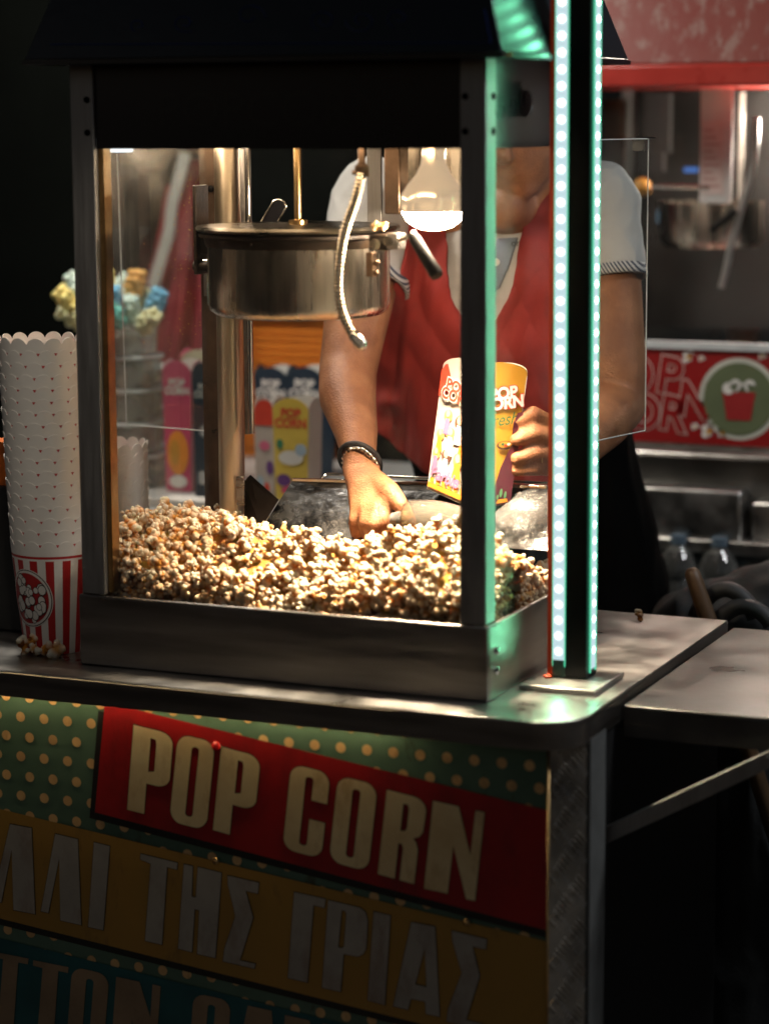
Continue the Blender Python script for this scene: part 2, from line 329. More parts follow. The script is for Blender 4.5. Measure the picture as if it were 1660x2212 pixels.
# rear ledge and steel tray panel
b = MB(); zt = aY(900, 1045, DP-.01).z
pA = [aY(632, 1036, DP-.045), aY(1182, 1052, DP-.045), aY(1182, 1190, DP-.12), aY(560, 1150, DP-.12)]
smudged = mat('smudged tray steel', (.10, .10, .097), .2, 1, .6, 17, .3, 90, rvar=.12, c2=(.05, .047, .045))
tray = MB().prism(pA, (0, .0015, 0)).build('tray_panel', smudged, mach)
b = MB(); a0, a1 = aY(632, 1036, DP-.045), aY(1182, 1052, DP-.045); b.bar(a0, a1, .006, .005); a0, a1 = aY(705, 1024, DP-.01), aY(1182, 1043, DP-.01); b.bar(a0, a1, .005, .004); a0, a1 = aY(690, 1038, DP-.018), aY(705, 1024, DP-.01); b.bar(a0, a1, .005, .003)
b.build('tray_rail', chrome, tray, bevel=.001)
P = [aY(540, 1026, .31), aY(601, 1080, .29), aY(563, 1142, .27), aY(528, 1142, .28), aY(527, 1040, .31)]
MB().prism(P, (0, .002, 0)).build('guard_plate', mat('dark browned plate', (.05, .035, .025), .4, .8, .6, 20), mach)
# column, channel and conduit on the left
c = aY(496, 700, .31); colm = MB().tube([(c.x, .31, .10), (c.x, .31, HB+.01)], .0178, 40, False).build('support_column', column_m, mach, smooth='all')
b = MB(); c2 = aY(536, 600, .29); z1 = aY(536, 938, .29).z; b.box(c2.x-.007, c2.x-.001, .286, .30, z1, HB+.01); b.build('wiring_channel', steel_dark, mach, bevel=.001)
MB().tube([(c2.x+.004, .285, z1+.002), (c2.x+.004, .285, HB+.01)], .0044, 16).build('conduit', chrome, mach, smooth=True)
p = aY(515, 1060, .29); MB().box(p.x-.002, p.x+.010, .287, .291, p.z-.02, p.z+.02).build('clip', steel, colm, bevel=.001)
# kettle
kc = aY(645, 600, .19); kx = kc.x; KY = .19; zb = aY(645, 694, .19-.09).z; zr = aY(645, 520, .07).z; KR = .1175
ket = thing('kettle_tmp', 'x', 'x', (kx, KY, zb)); bpy.data.objects.remove(ket)
prof = [(0.001, zb), (KR-.018, zb), (KR-.010, zb+.002), (KR-.003, zb+.008), (KR, zb+.016), (KR, zr-.006), (KR+.0005, zr), (KR-.003, zr), (KR-.004, zb+.012), (.001, zb+.006)]
kettle = MB().lathe([(r, z) for r, z in prof], (kx, KY, 0), 96).build('kettle', steel_kettle, mach, smooth=True)
MB().lathe([(KR+.0005, zr-.013), (KR+.0025, zr-.009), (KR+.004, zr-.001), (KR+.010, zr), (KR+.010, zr+.004), (KR-.004, zr+.004), (KR-.004, zr-.012)], (kx, KY, 0), 96, closed=True).build('rim', grime, kettle, smooth=True)
b = MB().lathe([(.012, zr+.007), (KR+.012, zr+.007), (KR+.014, zr+.0105), (KR+.012, zr+.0135), (KR-.01, zr+.0145), (.012, zr+.0145)], (kx, KY, 0), 96, closed=True)
lid = b.build('lid', mat('darkened lid steel', (.17, .15, .12), .3, 1, .5, 14, .1, 90, rvar=.1), kettle, smooth=True)
MB().lathe([(.0, zr+.014), (.012, zr+.014), (.012, zr+.02), (.0, zr+.022)], (kx, KY, 0), 24).build('hub', brass, lid, smooth=True)
MB().tube([(kx, KY, zr+.012), (kx, KY, HB+.012)], .0048, 20).build('stirrer_shaft', brass, mach, smooth=True)
hp = [aY(x, y, .27) for x, y in ((556, 492), (575, 460), (592, 434), (603, 430), (614, 436), (618, 446), (610, 462), (592, 492))]
MB().tube(hp, .0016, 8).build('lid_handle', chrome, lid, smooth='all')
q1 = Vector((hp[1]+hp[6])/2); b = MB(); b.prism([p+(q1-p)*.12 for p in hp], (0, .001, 0)); b.build('lid_handle_plate', black_gloss, lid)
# left hinge plate of the kettle
p0, p1 = aY(427, 400, .17), aY(436, 592, .17)
b = MB(); b.box(p0.x, p0.x+.005, .155, .19, p1.z, p0.z); b.build('hinge_plate', grime, mach, bevel=.001)
b = MB(); p = aY(448, 535, .17); b.box(p0.x+.005, kx-KR+.012, .165, .178, aY(448, 548, .17).z, aY(448, 505, .17).z); b.tube([(p0.x-.004, .165, aY(440, 575, .165).z), (kx-KR+.004, .165, aY(440, 575, .165).z)], .007, 16); b.build('pivot_arm', grime, kettle, bevel=.001)
p = aY(440, 564, .15); MB().tube([p, p+Vector((.016, 0, .0005))], .0022, 10).build('bolt', chrome, kettle, smooth=True)
pz = aY(450, 640, .2); MB().box(pz.x-.007, pz.x+.004, .20, .21, pz.z, aY(450, 590, .2).z).build('pivot_stop', steel_dark, kettle, bevel=.001)
# right clamp and black handle
c = aY(838, 520, .13); b = MB(); b.box(c.x-.022, c.x+.002, .12, .14, c.z-.012, c.z+.008); clampb = b.build('clamp', grime, kettle, bevel=.002)
b = MB(); b.box(c.x+.0025, c.x+.019, .118, .142, c.z-.010, c.z+.010); b.build('clamp_block', steel, clampb, bevel=.002)
b = MB(); b.tube([(c.x-.01, .119, c.z-.004), (c.x-.01, .112, c.z-.004)], .007, 18); b.tube([(c.x+.006, .117, c.z), (c.x+.006, .113, c.z)], .006, 18); b.build('clamp_bolt', steel_kettle, clampb, smooth=True)
h0, h1 = aY(890, 508, .11), aY(944, 596, .09); dd = (h1-h0).normalized()
hd = MB().tube([h0, h0+dd*.004, h0+dd*.006, h0+dd*.03, h1-dd*.004, h1], 0, 24, rs=[.0055, .0065, .0072, .0078, .0088, .0078]).build('handle', black_plastic, kettle, smooth=True)
b = MB(); b.tube([h0-dd*.002, h0+dd*.001], .0058, 20); b.tube([(c.x+.017, .12, c.z+.001), h0], .0028, 10); b.build('handle_collar', chrome, hd, smooth=True)
b = MB()
p = aY(805, 565, .11); b.box(p.x-.003, p.x+.006, .095, .11, p.z-.018, p.z+.012); b.sphere(aY(812, 590, .09), .004, 8); b.sphere(aY(812, 568, .09), .0045, 8)
b.build('latch', brown_metal, kettle, bevel=.001)
# flexible metal hose (ribbed) and its fittings
HY = .055
ctl = [(780, 372), (775, 400), (764, 440), (750, 480), (740, 520), (734, 560), (731, 600), (732, 635), (738, 670), (750, 702), (762, 724), (770, 735)]
cp = [aY(x, y, HY-.0*i) for i, (x, y) in enumerate(ctl)]
def catmull(P, n=14):
    out = []
    for i in range(len(P)-1):
        a, b_, c_, d = P[max(i-1, 0)], P[i], P[i+1], P[min(i+2, len(P)-1)]
        for j in range(n):
            t = j/n; out.append(.5*((2*b_)+(c_-a)*t+(2*a-5*b_+4*c_-d)*t*t+(-a+3*b_-3*c_+d)*t**3))
    return out+[P[-1]]
sm = catmull(cp, 26); L = [0]
for i in range(1, len(sm)): L.append(L[-1]+(sm[i]-sm[i-1]).length)
rs = [.0050+.0014*(1-abs(((l/.0052) % 1)*2-1)) for l in L]
hose = MB().tube(sm, 0, 20, rs=rs).build('flexible_hose', mat('hose metal', (.62, .54, .42), .25, 1, .2, 60), mach, smooth='all')
e0, e1 = aY(762, 722, HY), aY(787, 752, HY-.006)
MB().tube([e0, e0+(e1-e0)*.1, e0+(e1-e0)*.85, e1], 0, 20, rs=[.006, .0078, .0078, .004]).build('hose_plug', chrome, hose, smooth='all')
f0 = aY(781, 366, HY); b = MB(); b.lathe([(0, 0), (.006, 0), (.0085, .004), (.0085, .008), (.0045, .012), (.004, .03), (.0035, .045), (.0, .045)], f0+Vector((0, 0, -.004)), 20)
b.tube([aY(762, 372, HY), aY(792, 376, HY)], .003, 10); b.tube([aY(790, 362, HY), aY(790, 382, HY)], .004, 10); b.build('hose_fitting', brown_metal, hose, smooth=True)
# rear grey post, heater box
p, q = aY(794, 500, .3), aY(825, 500, .3); MB().box(p.x, q.x, .298, .302, zr, HB+.01).build('bracket_strip', alu, mach, bevel=.001)
p, q, r0_ = aY(836, 462, .24), aY(870, 462, .24), aY(836, 462, .24); MB().box(p.x, q.x, .23, .26, p.z, HB+.01).build('heater_box', brown_metal, mach, bevel=.002)
p, q = aY(870, 462, .3), aY(990, 400, .3); MB().box(p.x, q.x+.03, .30, .303, q.z, HB+.01).build('reflector_plate', steel_kettle, mach, bevel=.001)
# lamp bulb
BY = .14; bc = aY(936, 430, BY); R = .041
bulb = MB().lathe([(.014, .085), (.0145, .055), (.016, .042), (.022, .030), (.032, .018), (R, .004), (R+.0006, -.004), (R, -.010), (R-.002, -.0155)], bc, 40).build('heat_bulb', mat('silvered bulb glass', (.75, .62, .45), .12, .85, .2, 40, emit=(1, .72, .45), es=.55), mach, smooth='all')
MB().lathe([(R-.0021, -.0158), (R-.008, -.026), (R-.018, -.0335), (R-.028, -.037), (.0005, -.038)], bc, 40).build('bulb_face', bulb_glow, bulb, smooth='all')
MB().lathe([(.017, .066), (.020, .068), (.020, .12), (.017, .12)], bc, 30, closed=True).build('bulb_socket', mat('glowing pale ceramic', (.7, .62, .5), .4, emit=(1, .88, .70), es=2.2), bulb, smooth=True)  # socket given a glow of its own for the bulb's light on it
# small white lamp at top left
p = aY(262, 323, .05); MB().box(p.x-.016, p.x+.016, .045, .055, p.z-.0035, p.z+.012).build('strip_lamp', white_lamp, mach, bevel=.003)
MB().box(-W+.06, -.07, .020, .034, HB+.001, HB+.0095).build('hood_lamp', emission('hood strip lamp', (1, .72, .44), 15), mach)
MB().box(-W+.024, -W+.040, .050, .335, HB+.001, HB+.0095).build('hood_lamp', emission('side strip lamp', (1, .78, .55), 42), mach)
# acrylic doors, standing open behind the machine
y0 = .395
def door(P, lab, bev=None):
    n = (P[1]-P[0]).cross(P[2]-P[0]).normalized()
    if n.y > 0: n = -n
    dr = MB().prism(P, n*.003).build('acrylic_door', acrylic, mach, label=lab)
    b = MB()
    for i in range(len(P)): b.tube([P[i]+n*.0015, P[(i+1) % len(P)]+n*.0015], .0009, 6)
    b.build('door_edge', acrylic_edge, dr); return dr
A1 = aY(462, 932, DP+.006); A2 = aY(275, 917, DP+.02); zt = HB+.03
door([Vector((A1.x, A1.y, A1.z)), Vector((A1.x, A1.y, zt)), Vector((A2.x-.006, A2.y, zt)), Vector((A2.x, A2.y, A2.z))], 'clear acrylic rear door swung open to the left')
hx, hy = -.01, DP+.005; ang = radians(62)
e = aY(1390, 930, .5); dirn = Vector((e.x-hx, e.y-hy, 0))
# choose the free edge on the sight line with the measured slope
best = None
for k in range(60):
    Yf = .38+.005*k; fr = aY(1390, 930, Yf); hb = Vector((hx, hy, fr.z)); v = hb-CAM; zc = v.dot(d_); py = 1106-F*v.dot(U_)/zc; px = 830+F*v.dot(R_)/zc
    sl = (930-py)/(1390-px) if abs(1390-px) > 1 else 9
    if best is None or abs(sl+.215) < best[0]: best = (abs(sl+.215), fr)
fr = best[1]; topz = aY(1390, 300, fr.y).z
rd = door([Vector((hx, hy, fr.z)), Vector((hx, hy, topz)), Vector((fr.x, fr.y, topz)), Vector((fr.x, fr.y, fr.z))], 'clear acrylic rear door swung open to the right')
p = Vector((fr.x, fr.y, topz)); b = MB(); b.box(p.x-.018, p.x-.002, p.y-.008, p.y-.004, p.z-.016, p.z-.002); b.tube([p+Vector((-.02, -.004, -.002)), p+Vector((-.014, -.004, .002)), p+Vector((.012, -.004, .001))], .0012, 8); b.build('door_catch', black_gloss, rd)
# droplets of oil on the left door
b = MB()
for i in range(150):
    px = random.gauss(400, 35); py = random.uniform(380, 760)
    if 270 < px < 458: b.sphere(aY(px, py, DP+.0), random.uniform(.0004, .0011), 4)
tag(b.build('oil_droplet', mat('amber oil', (.55, .28, .08), .2), mach, smooth='all'), kind='stuff')
# ---------------------------------------------------------------- popcorn
def ico(sub):
    bm = bmesh.new(); bmesh.ops.create_icosphere(bm, subdivisions=sub, radius=1); v = np.array([x.co[:] for x in bm.verts]); f = np.array([[q.index for q in x.verts] for x in bm.faces]); bm.free(); return v, f
IV, IF = ico(2); IV1, IF1 = ico(1)
def kernel(seed, iv, jf):
    r = np.random.default_rng(seed); V = []; Fc = []; C = []; n = r.integers(4, 8); k = 0
    lob = [(np.zeros(3), .0040, 1)]
    for i in range(n):
        dv = r.normal(size=3); dv /= np.linalg.norm(dv); lob.append((dv*r.uniform(.0040, .0068), r.uniform(.0034, .0054), 0))
        if r.random() < .6: lob.append((dv*r.uniform(.0075, .010)+r.normal(size=3)*.0020, r.uniform(.0022, .0036), 0))
    hull = r.normal(size=3); hull /= np.linalg.norm(hull); y = r.uniform(.45, 1.0)
    for c, rad, core in lob:
        p = iv*rad*(1+.035*r.normal(size=(len(iv), 1)))*r.uniform(.8, 1.2, 3)+c
        dd = np.linalg.norm(p, axis=1); t = np.clip((dd-.0055)/.0045, 0, 1)[:, None]
        white = np.array([.97, .91, .74]); amb = np.array([.78, .33, .035])*y+np.array([.85, .66, .32])*(1-y)
        col = white*t+amb*(1-t); hh = (p@hull/np.maximum(dd, 1e-6)); m_ = (hh > .86) & (t[:, 0] < .7); col[m_] = [.28, .10, .02]
        V.append(p); Fc.append(jf+k); C.append(col); k += len(p)
    return np.vstack(V), np.vstack(Fc), np.vstack(C)
def kmesh(name, items, variants):
    VV, FF, CC = [], [], []; k = 0
    for (pos, sc, tint) in items:
        vs_ = variants(pos) if callable(variants) else variants; v, f, c = vs_[rng.integers(len(vs_))]
        q = rng.normal(size=4); q /= np.linalg.norm(q); w, x, y, z = q
        Rm = np.array([[1-2*(y*y+z*z), 2*(x*y-z*w), 2*(x*z+y*w)], [2*(x*y+z*w), 1-2*(x*x+z*z), 2*(y*z-x*w)], [2*(x*z-y*w), 2*(y*z+x*w), 1-2*(x*x+y*y)]])
        VV.append(v@Rm.T*sc+np.array(pos)); FF.append(f+k); CC.append(np.clip(c*tint, 0, 1)); k += len(v)
    V = np.vstack(VV); Fq = np.vstack(FF); Cc = np.hstack([np.vstack(CC), np.ones((len(V), 1))])
    me = bpy.data.meshes.new(name); me.vertices.add(len(V)); me.vertices.foreach_set('co', V.ravel()); me.loops.add(Fq.size); me.loops.foreach_set('vertex_index', Fq.ravel().astype(np.int32))
    me.polygons.add(len(Fq)); me.polygons.foreach_set('loop_start', np.arange(0, Fq.size, 3, dtype=np.int32)); me.update(); 
    a = me.color_attributes.new('Col', 'FLOAT_COLOR', 'POINT'); a.data.foreach_set('color', Cc.astype(np.float32).ravel()); me.shade_smooth(); return me
pop_m = attr_mat('popcorn', rough=.85, sss=0, bump=.3, bscale=500)
_n = pop_m.node_tree; _b = _n.nodes['Principled BSDF']; _a = [x for x in _n.nodes if x.type == 'ATTRIBUTE'][0]; _o = [x for x in _n.nodes if x.type == 'OUTPUT_MATERIAL'][0]
_m = nd(_n, 'ShaderNodeMix', data_type='RGBA', blend_type='MULTIPLY'); _m.inputs[0].default_value = 1; _n.links.new(_a.outputs['Color'], _m.inputs[6]); _m.inputs[7].default_value = (1, .76, .38, 1)
_t = nd(_n, 'ShaderNodeBsdfTranslucent'); _n.links.new(_m.outputs[2], _t.inputs['Color']); _x = nd(_n, 'ShaderNodeMixShader'); _x.inputs[0].default_value = .34
_n.links.new(_b.outputs[0], _x.inputs[1]); _n.links.new(_t.outputs[0], _x.inputs[2]); _n.links.new(_x.outputs[0], _o.inputs[0])
VAR = [kernel(i, IV1, IF1) for i in range(14)]; VARF = [kernel(i, IV, IF) for i in range(22)]; VARH = [kernel(i+50, *ico(3)) for i in range(4)]
def surf(x, y):
    u = (x+W)/W; g = .160+.018*np.exp(-((u-.88)/.22)**2) + .016*np.exp(-((u-.05)/.12)**2) - .018*np.exp(-((u-.56)/.14)**2)
    g += .010*noise.noise(Vector((x*14, y*14, 3)))+.006*noise.noise(Vector((x*38, y*38, 1)))
    g -= (.30*max(0, y-.12))*min(1, max(0, (u-.28)/.2))+.13*max(0, y-.10)
    g += .20*max(0, y-.13)*min(1, max(0, (u-.86)/.08))
    g -= .052*(1-min(1, max(0, (y-.02)/.085)))**1.2
    g += .012*np.exp(-((y-.12)/.05)**2)
    g -= .030*(1-min(1, max(0, (-.018-x)/.07)))**1.2
    return g
items = []; st = .0126
x = -W+.022
while x < -.020:
    y = .026
    while y < DP-.03:
        top = surf(x, y); z = .050
        while z < top+.004:
            edge = (y < .056) or (x > -.055) or (x < -W+.05 and y < .15)
            if edge and z > .075 or z > top-.024:
                px, py, pz = x+rng.uniform(-.0075, .0075), y+rng.uniform(-.0075, .0075), z+rng.uniform(-.0075, .0075)
                px = min(max(px, -W+.024), -.0235); py = max(py, .028)
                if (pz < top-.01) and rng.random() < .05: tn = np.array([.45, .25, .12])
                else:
                    t = np.clip((top-pz+.002)/.040, 0, 1)*rng.uniform(.0, 1)**.45; tn = np.array([1.08, 1.05, 1])*(1-t)+np.array([1.08, .74, .34])*t  # amber grows with depth, in place of light passing through the heap
                items.append(((px, py, pz), rng.uniform(.55, 1.25), tn*rng.uniform(.8, 1.1)*(1-.28*min(1, max(0, (.125-pz)/.06)))))  # lowest kernels tinted darker, as if less light reached them
            z += st
        y += st
    x += st
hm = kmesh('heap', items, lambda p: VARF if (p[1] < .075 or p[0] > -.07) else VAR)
# the closed mass of the heap behind the outer kernels
gx, gy = 60, 40; V = []; Fc = []
for i in range(gx):
    for j in range(gy):
        x, y = -W+.034+(W-.066)*i/(gx-1), .040+(DP-.075)*j/(gy-1); e = min(1, i, j, gx-1-i, gy-1-j)
        V.append((x, y, (surf(x, y)-.013+rng.uniform(-.004, .004)) if e else .047))
Fc = [(i*gy+j, (i+1)*gy+j, (i+1)*gy+j+1, i*gy+j+1) for i in range(gx-1) for j in range(gy-1)]
cm_ = bpy.data.meshes.new('core'); cm_.from_pydata(V, [], Fc); cm_.update(); ca_ = cm_.color_attributes.new('Col', 'FLOAT_COLOR', 'POINT')
for i in range(len(V)): ca_.data[i].color = (.80*rng.uniform(.6, 1.1), .40*rng.uniform(.6, 1.2), .08, 1)  # amber stands in for light glowing through the gaps
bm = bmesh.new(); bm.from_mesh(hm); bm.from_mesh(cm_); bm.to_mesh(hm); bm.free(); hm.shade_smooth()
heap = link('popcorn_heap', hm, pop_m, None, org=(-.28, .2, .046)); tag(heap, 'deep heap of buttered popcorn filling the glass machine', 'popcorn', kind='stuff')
def crumb(pts, lab):
    me = kmesh('crumb', [(p, s, np.array([1.1, 1.12, 1.15])) for p, s in pts], VARH); return tag(link('popcorn_piece', me, pop_m), lab, 'popcorn', 'loose popcorn pieces on the counter')
for px, py, lab in ((60, 1414, 'loose popped kernel in front of the striped cup, left one of two'), (112, 1419, 'loose popped kernel between the striped cup and the machine base')):
    p = aZ(px, py, .0); crumb([(p+Vector((-.004, 0, .011)), 1.25), (p+Vector((.006, .004, .018)), 1.0), (p+Vector((.012, .0, .008)), .9)] if px == 60 else [(p+Vector((-.006, 0, .010)), 1.25), (p+Vector((.008, .002, .010)), 1.2)], lab)
p = aZ(1380, 1340, 0); me = kmesh('crumb', [(p+Vector((0, 0, .006)), .9, np.array([.35, .3, .25])), (p+Vector((.003, -.008, .005)), .6, np.array([.3, .2, .15]))], VARH)
tag(link('popcorn_piece', me, pop_m), 'dark crushed kernel near the rear corner of the counter', 'popcorn', 'loose popcorn pieces on the counter')
p = aY(826, 487, .12); me = kmesh('crumb', [(p, .8, np.array([1, .85, .6])), (p+Vector((-.008, 0, -.002)), .7, np.array([1, .8, .5]))], VARH)
tag(link('popcorn_piece', me, pop_m), 'popped kernel stuck on top of the kettle clamp', 'popcorn')
# ---------------------------------------------------------------- the cart
cart = thing('popcorn_cart', 'dotted green popcorn cart with tilted lettered banners and a steel counter top', 'food cart', (-.5, .25, -Z0))
XR, YF, YB = .132, -.067, .581; XL = -1.75; CR = .06
def counter_outline(i=0):
    P = [(XL, YF+i), (XR-CR, YF+i)]
    for k in range(1, 13): a = radians(-90+90*k/12); P.append((XR-CR+(CR-i)*cos(a), YF+CR+(CR-i)*sin(a)))
    return P+[(XR-i, YB), (XL, YB)]
o_ = counter_outline(0); o2 = counter_outline(.003)
b = MB(); b.prism([(x, y, 0) for x, y in o_], (0, 0, -.003)); top = b.build('counter_top', steel_top, cart, bevel=.0012)
b = MB(); n = len(o_)-1
for i in range(n):
    (x0, y0), (x1, y1) = o_[i], o_[i+1]; (u0, v0), (u1, v1) = o2[i], o2[i+1]
    b.add([(x0, y0, -.034), (x1, y1, -.034), (x1, y1, -.0032), (x0, y0, -.0032), (u0, v0, -.034), (u1, v1, -.034), (u1, v1, -.0032), (u0, v0, -.0032)], [(0, 1, 2, 3), (5, 4, 7, 6), (0, 4, 5, 1), (3, 2, 6, 7)])
lip = b.build('counter_lip', steel_dark, cart, smooth=True)
PY = -.042; PXR = .092
def pp(x, y):                      # panel point from sketch coordinates, in the plane of the front panel
    q = aY(x, y, PY); return (q.x, q.z)
FM = Matrix(((1, 0, 0, 0), (0, 0, -1, PY), (0, 1, 0, 0), (0, 0, 0, 1)))   # plane (u,v) -> (u, PY - w, v)
def lift(k): return Matrix.Translation((0, -k, 0)) @ FM
green_m = mat('weathered green panel', (.105, .185, .125), .42, 0, .3, 8, .06, 60, c2=(.07, .13, .085), coat=.15)
# dark scratches and rust on the panel
weather_or_sheen(green_m, (.05, .045, .02), 30, .6, .68, .75)
b = MB(); b.box(XL, PXR, PY, PY+.004, -.75, -.012); panel = b.build('front_panel', green_m, cart)
dot_m = mat('cream dots', (.74, .47, .20), .45, 0, .15, 25, c2=(.6, .36, .15)); weather_or_sheen(dot_m, (.2, .1, .03), 30, .52, .7, .7)
p0 = pp(45.5, 1548); p1 = pp(109.5, 1556.5); sp = abs(p1[0]-p0[0])/1.0; sp = .0347
dots = []
for r in range(-2, 24):
    for c in range(-30, 30):
        cx = p0[0]+c*sp+(.38*sp if r % 2 else 0)-r*.0007; cz = p0[1]-r*.0262+c*.0003
        if XL < cx-.007 and cx+.0068 < PXR and -.74 < cz < -.014: dots.append([circ(cx, cz, .0066, 20)])
flat('polka_dots', dots, lift(.0006), dot_m, panel)
def z1(x, y): return ((x/1.729)/1.15663, (y/1.729+1858)/1.15663)
def z2(x, y): return ((x/1.729+960)/1.15663, (y/1.729+1858)/1.15663)
def sr(x, y): return (x/1.15663, y/1.15663)
def pl_(*pts): return [pp(*q) for q in pts]
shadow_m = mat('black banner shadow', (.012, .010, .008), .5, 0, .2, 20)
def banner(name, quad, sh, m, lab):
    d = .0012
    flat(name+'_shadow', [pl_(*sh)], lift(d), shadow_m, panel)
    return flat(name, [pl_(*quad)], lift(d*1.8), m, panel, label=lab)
red_b = mat('red banner', (.33, .011, .013), .38, 0, .25, 14, c2=(.38, .01, .01), coat=.15); weather_or_sheen(red_b, (.10, .01, .01), 18, .50, .75, .7)
yel_b = mat('ochre banner', (.36, .20, .035), .45, 0, .25, 12, c2=(.38, .2, .035)); weather_or_sheen(yel_b, (.12, .07, .03), 22, .6, .75, .6)
teal_b = mat('teal banner', (.012, .10, .11), .5, 0, .3, 14); weather_or_sheen(teal_b, (.25, .22, .18), 30, .68, .72, .5)
edge = aY(1172, 1800, PY); PXB = PXR-.0005
def rx(y): return y
def ext(x0, y0, x1, y1, X):      # extend the line through two sketch points to the panel x
    a, b_ = Vector(pp(x0, y0)), Vector(pp(x1, y1)); t = (X-a.x)/(b_.x-a.x); return tuple(a+(b_-a)*t)
def poly2(name, P, k, m, lab=None): return flat(name, [[P]], lift(k), m, panel, label=lab)
rT0, rT1 = sr(346, 1773), z2(690, 282); rB0, rB1 = sr(240, 2026), z2(690, 800)
R_TL = ext(*rT0, *rT1, pp(*sr(265, 1755))[0]); R_TR = ext(*rT0, *rT1, PXB); R_BR = ext(*rB0, *rB1, PXB); R_BL = pp(*sr(240, 2028))
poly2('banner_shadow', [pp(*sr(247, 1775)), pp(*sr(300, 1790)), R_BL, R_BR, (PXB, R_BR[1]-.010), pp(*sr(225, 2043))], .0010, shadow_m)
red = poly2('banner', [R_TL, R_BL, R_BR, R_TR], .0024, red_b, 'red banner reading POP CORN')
yT0, yT1 = z1(0, 280), z2(0, 682); yB0, yB1 = z1(0, 752), z1(1660, 1168)
XLB = -1.1
Y_TL, Y_TR = ext(*yT0, *yT1, XLB), ext(*yT0, *yT1, PXB); Y_BL, Y_BR = ext(*yB0, *yB1, XLB), ext(*yB0, *yB1, PXB)
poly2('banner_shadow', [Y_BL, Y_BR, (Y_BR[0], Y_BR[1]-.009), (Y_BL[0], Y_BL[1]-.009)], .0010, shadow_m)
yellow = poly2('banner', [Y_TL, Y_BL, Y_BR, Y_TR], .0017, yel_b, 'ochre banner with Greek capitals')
tT0, tT1 = z1(0, 838), z1(1660, 1250)
T_TL, T_TR = ext(*tT0, *tT1, XLB), ext(*tT0, *tT1, PXB)
teal = poly2('banner', [T_TL, (XLB, T_TL[1]-.12), (PXB, max(-.7, T_TR[1]-.12)), T_TR], .0016, teal_b, 'teal banner with brown capitals')
cream = mat('cream lettering', (.74, .60, .34), .42, 0, .2, 14, c2=(.64, .47, .24)); weather_or_sheen(cream, (.40, .2, .07), 20, .53, .72, .7)
grey_l = mat('greyish lettering', (.38, .35, .30), .5, 0, .2, 14); weather_or_sheen(grey_l, (.2, .12, .08), 20, .50, .72, .7)
brown_l = mat('brownish lettering', (.32, .22, .13), .5, 0, .3, 14); weather_or_sheen(brown_l, (.1, .06, .03), 24, .58, .72, .6)
outline_m = mat('dark letter outline', (.05, .035, .012), .5, 0, .2, 20)
def arc(cx, cy, rx_, ry_, a0, a1, n=7): return [(cx+rx_*cos(radians(a0+(a1-a0)*i/n)), cy+ry_*sin(radians(a0+(a1-a0)*i/n))) for i in range(n+1)]
def bowl(x0, x1, y0, y1, r, ry): return arc(x1-r, y0+ry, r, ry, -90, 0)+arc(x1-r, y1-ry, r, ry, 0, 90)
G = {}
G['P'] = [[(0, 0), (.43, 0), (.43, .36)]+bowl(.43, 1, .36, 1, .34, .13)+[(0, 1)], [(.45, .5)]+[(.60, .52), (.60, .84), (.57, .89)]+[(.45, .895)]]
G['O'] = [arc(.68, .85, .32, .15, 0, 90)+arc(.32, .85, .32, .15, 90, 180)+arc(.32, .15, .32, .15, 180, 270)+arc(.68, .15, .32, .15, 270, 360), arc(.5, .86, .10, .035, 0, 180)+arc(.5, .14, .10, .035, 180, 360)]
G['C'] = [arc(.68, .86, .32, .14, 0, 90)+arc(.32, .86, .32, .14, 90, 180)+arc(.32, .14, .32, .14, 180, 270)+arc(.68, .14, .32, .14, 270, 360)+[(1, .42), (.60, .42)]+[(.60, .13)]+arc(.5, .13, .10, .03, 0, -180)+arc(.5, .87, .10, .03, 180, 0)+[(.60, .64), (1, .64)]]
G['R'] = [[(0, 0), (.42, 0), (.42, .42), (.50, .42), (.54, .38), (.54, .0), (.90, 0), (.90, .40), (.84, .48), (.76, .52)]+[(.9, .56), (.97, .62)]+arc(.66, .86, .33, .14, 0, 90)+[(0, 1)], [(.43, .57), (.54, .58), (.58, .62), (.58, .85), (.54, .89), (.43, .89)]]
G['N'] = [[(0, 0), (.50, 0), (.56, .48), (.80, 0), (1, 0), (1, 1), (.76, 1), (.76, .52), (.50, 1), (0, 1)]]
G['N'] = [[(0, 0), (.44, 0), (.44, .62), (.74, 0), (1, 0), (1, 1), (.74, 1), (.74, .46), (.48, 1), (0, 1)]]
def glyph(g, q):
    TL, TR, BL = [Vector(pp(*k)) for k in q]; U = TR-TL; V_ = TL-BL
    return [[tuple(BL+U*x+V_*y) for x, y in p] for p in G[g]]
def letters(shapes, k, m, par, out=True, nm='lettering', g=.0009):
    if out: flat('letter_outline', shapes, lift(k), outline_m, par, grow=g)
    return flat(nm, shapes, lift(k+.0006), m, par)
L1 = [('P', ((292, 1564), (378, 1585), (278, 1747))), ('O', ((388, 1583), (468, 1602), (369, 1772))), ('P', ((481, 1611), (566, 1634), (463, 1791))),
      ('C', ((632, 1648), (716, 1669), (613, 1831))), ('O', ((733, 1673), (818, 1695), (713, 1858))), ('R', ((838, 1704), (926, 1727), (818, 1886)))]
sh = [glyph(g, q) for g, q in L1]
sh.append([pl_(z2(215, 243), z2(325, 268), z2(375, 478), z2(398, 285), z2(437, 293), z2(395, 675), z2(357, 667), z2(302, 438), z2(277, 643), z2(175, 622))])
letters(sh, .0032, cream, red, nm='lettering')
Lc = []
Lc.append([pl_(z1(50, 345), z1(143, 362), z1(158, 733), z1(65, 715), z1(57, 455), z1(12, 683), z1(-25, 674))])
Lc.append([pl_(z1(245, 387), z1(342, 410), z1(357, 780), z1(267, 760), z1(262, 492), z1(215, 728), z1(183, 720))])
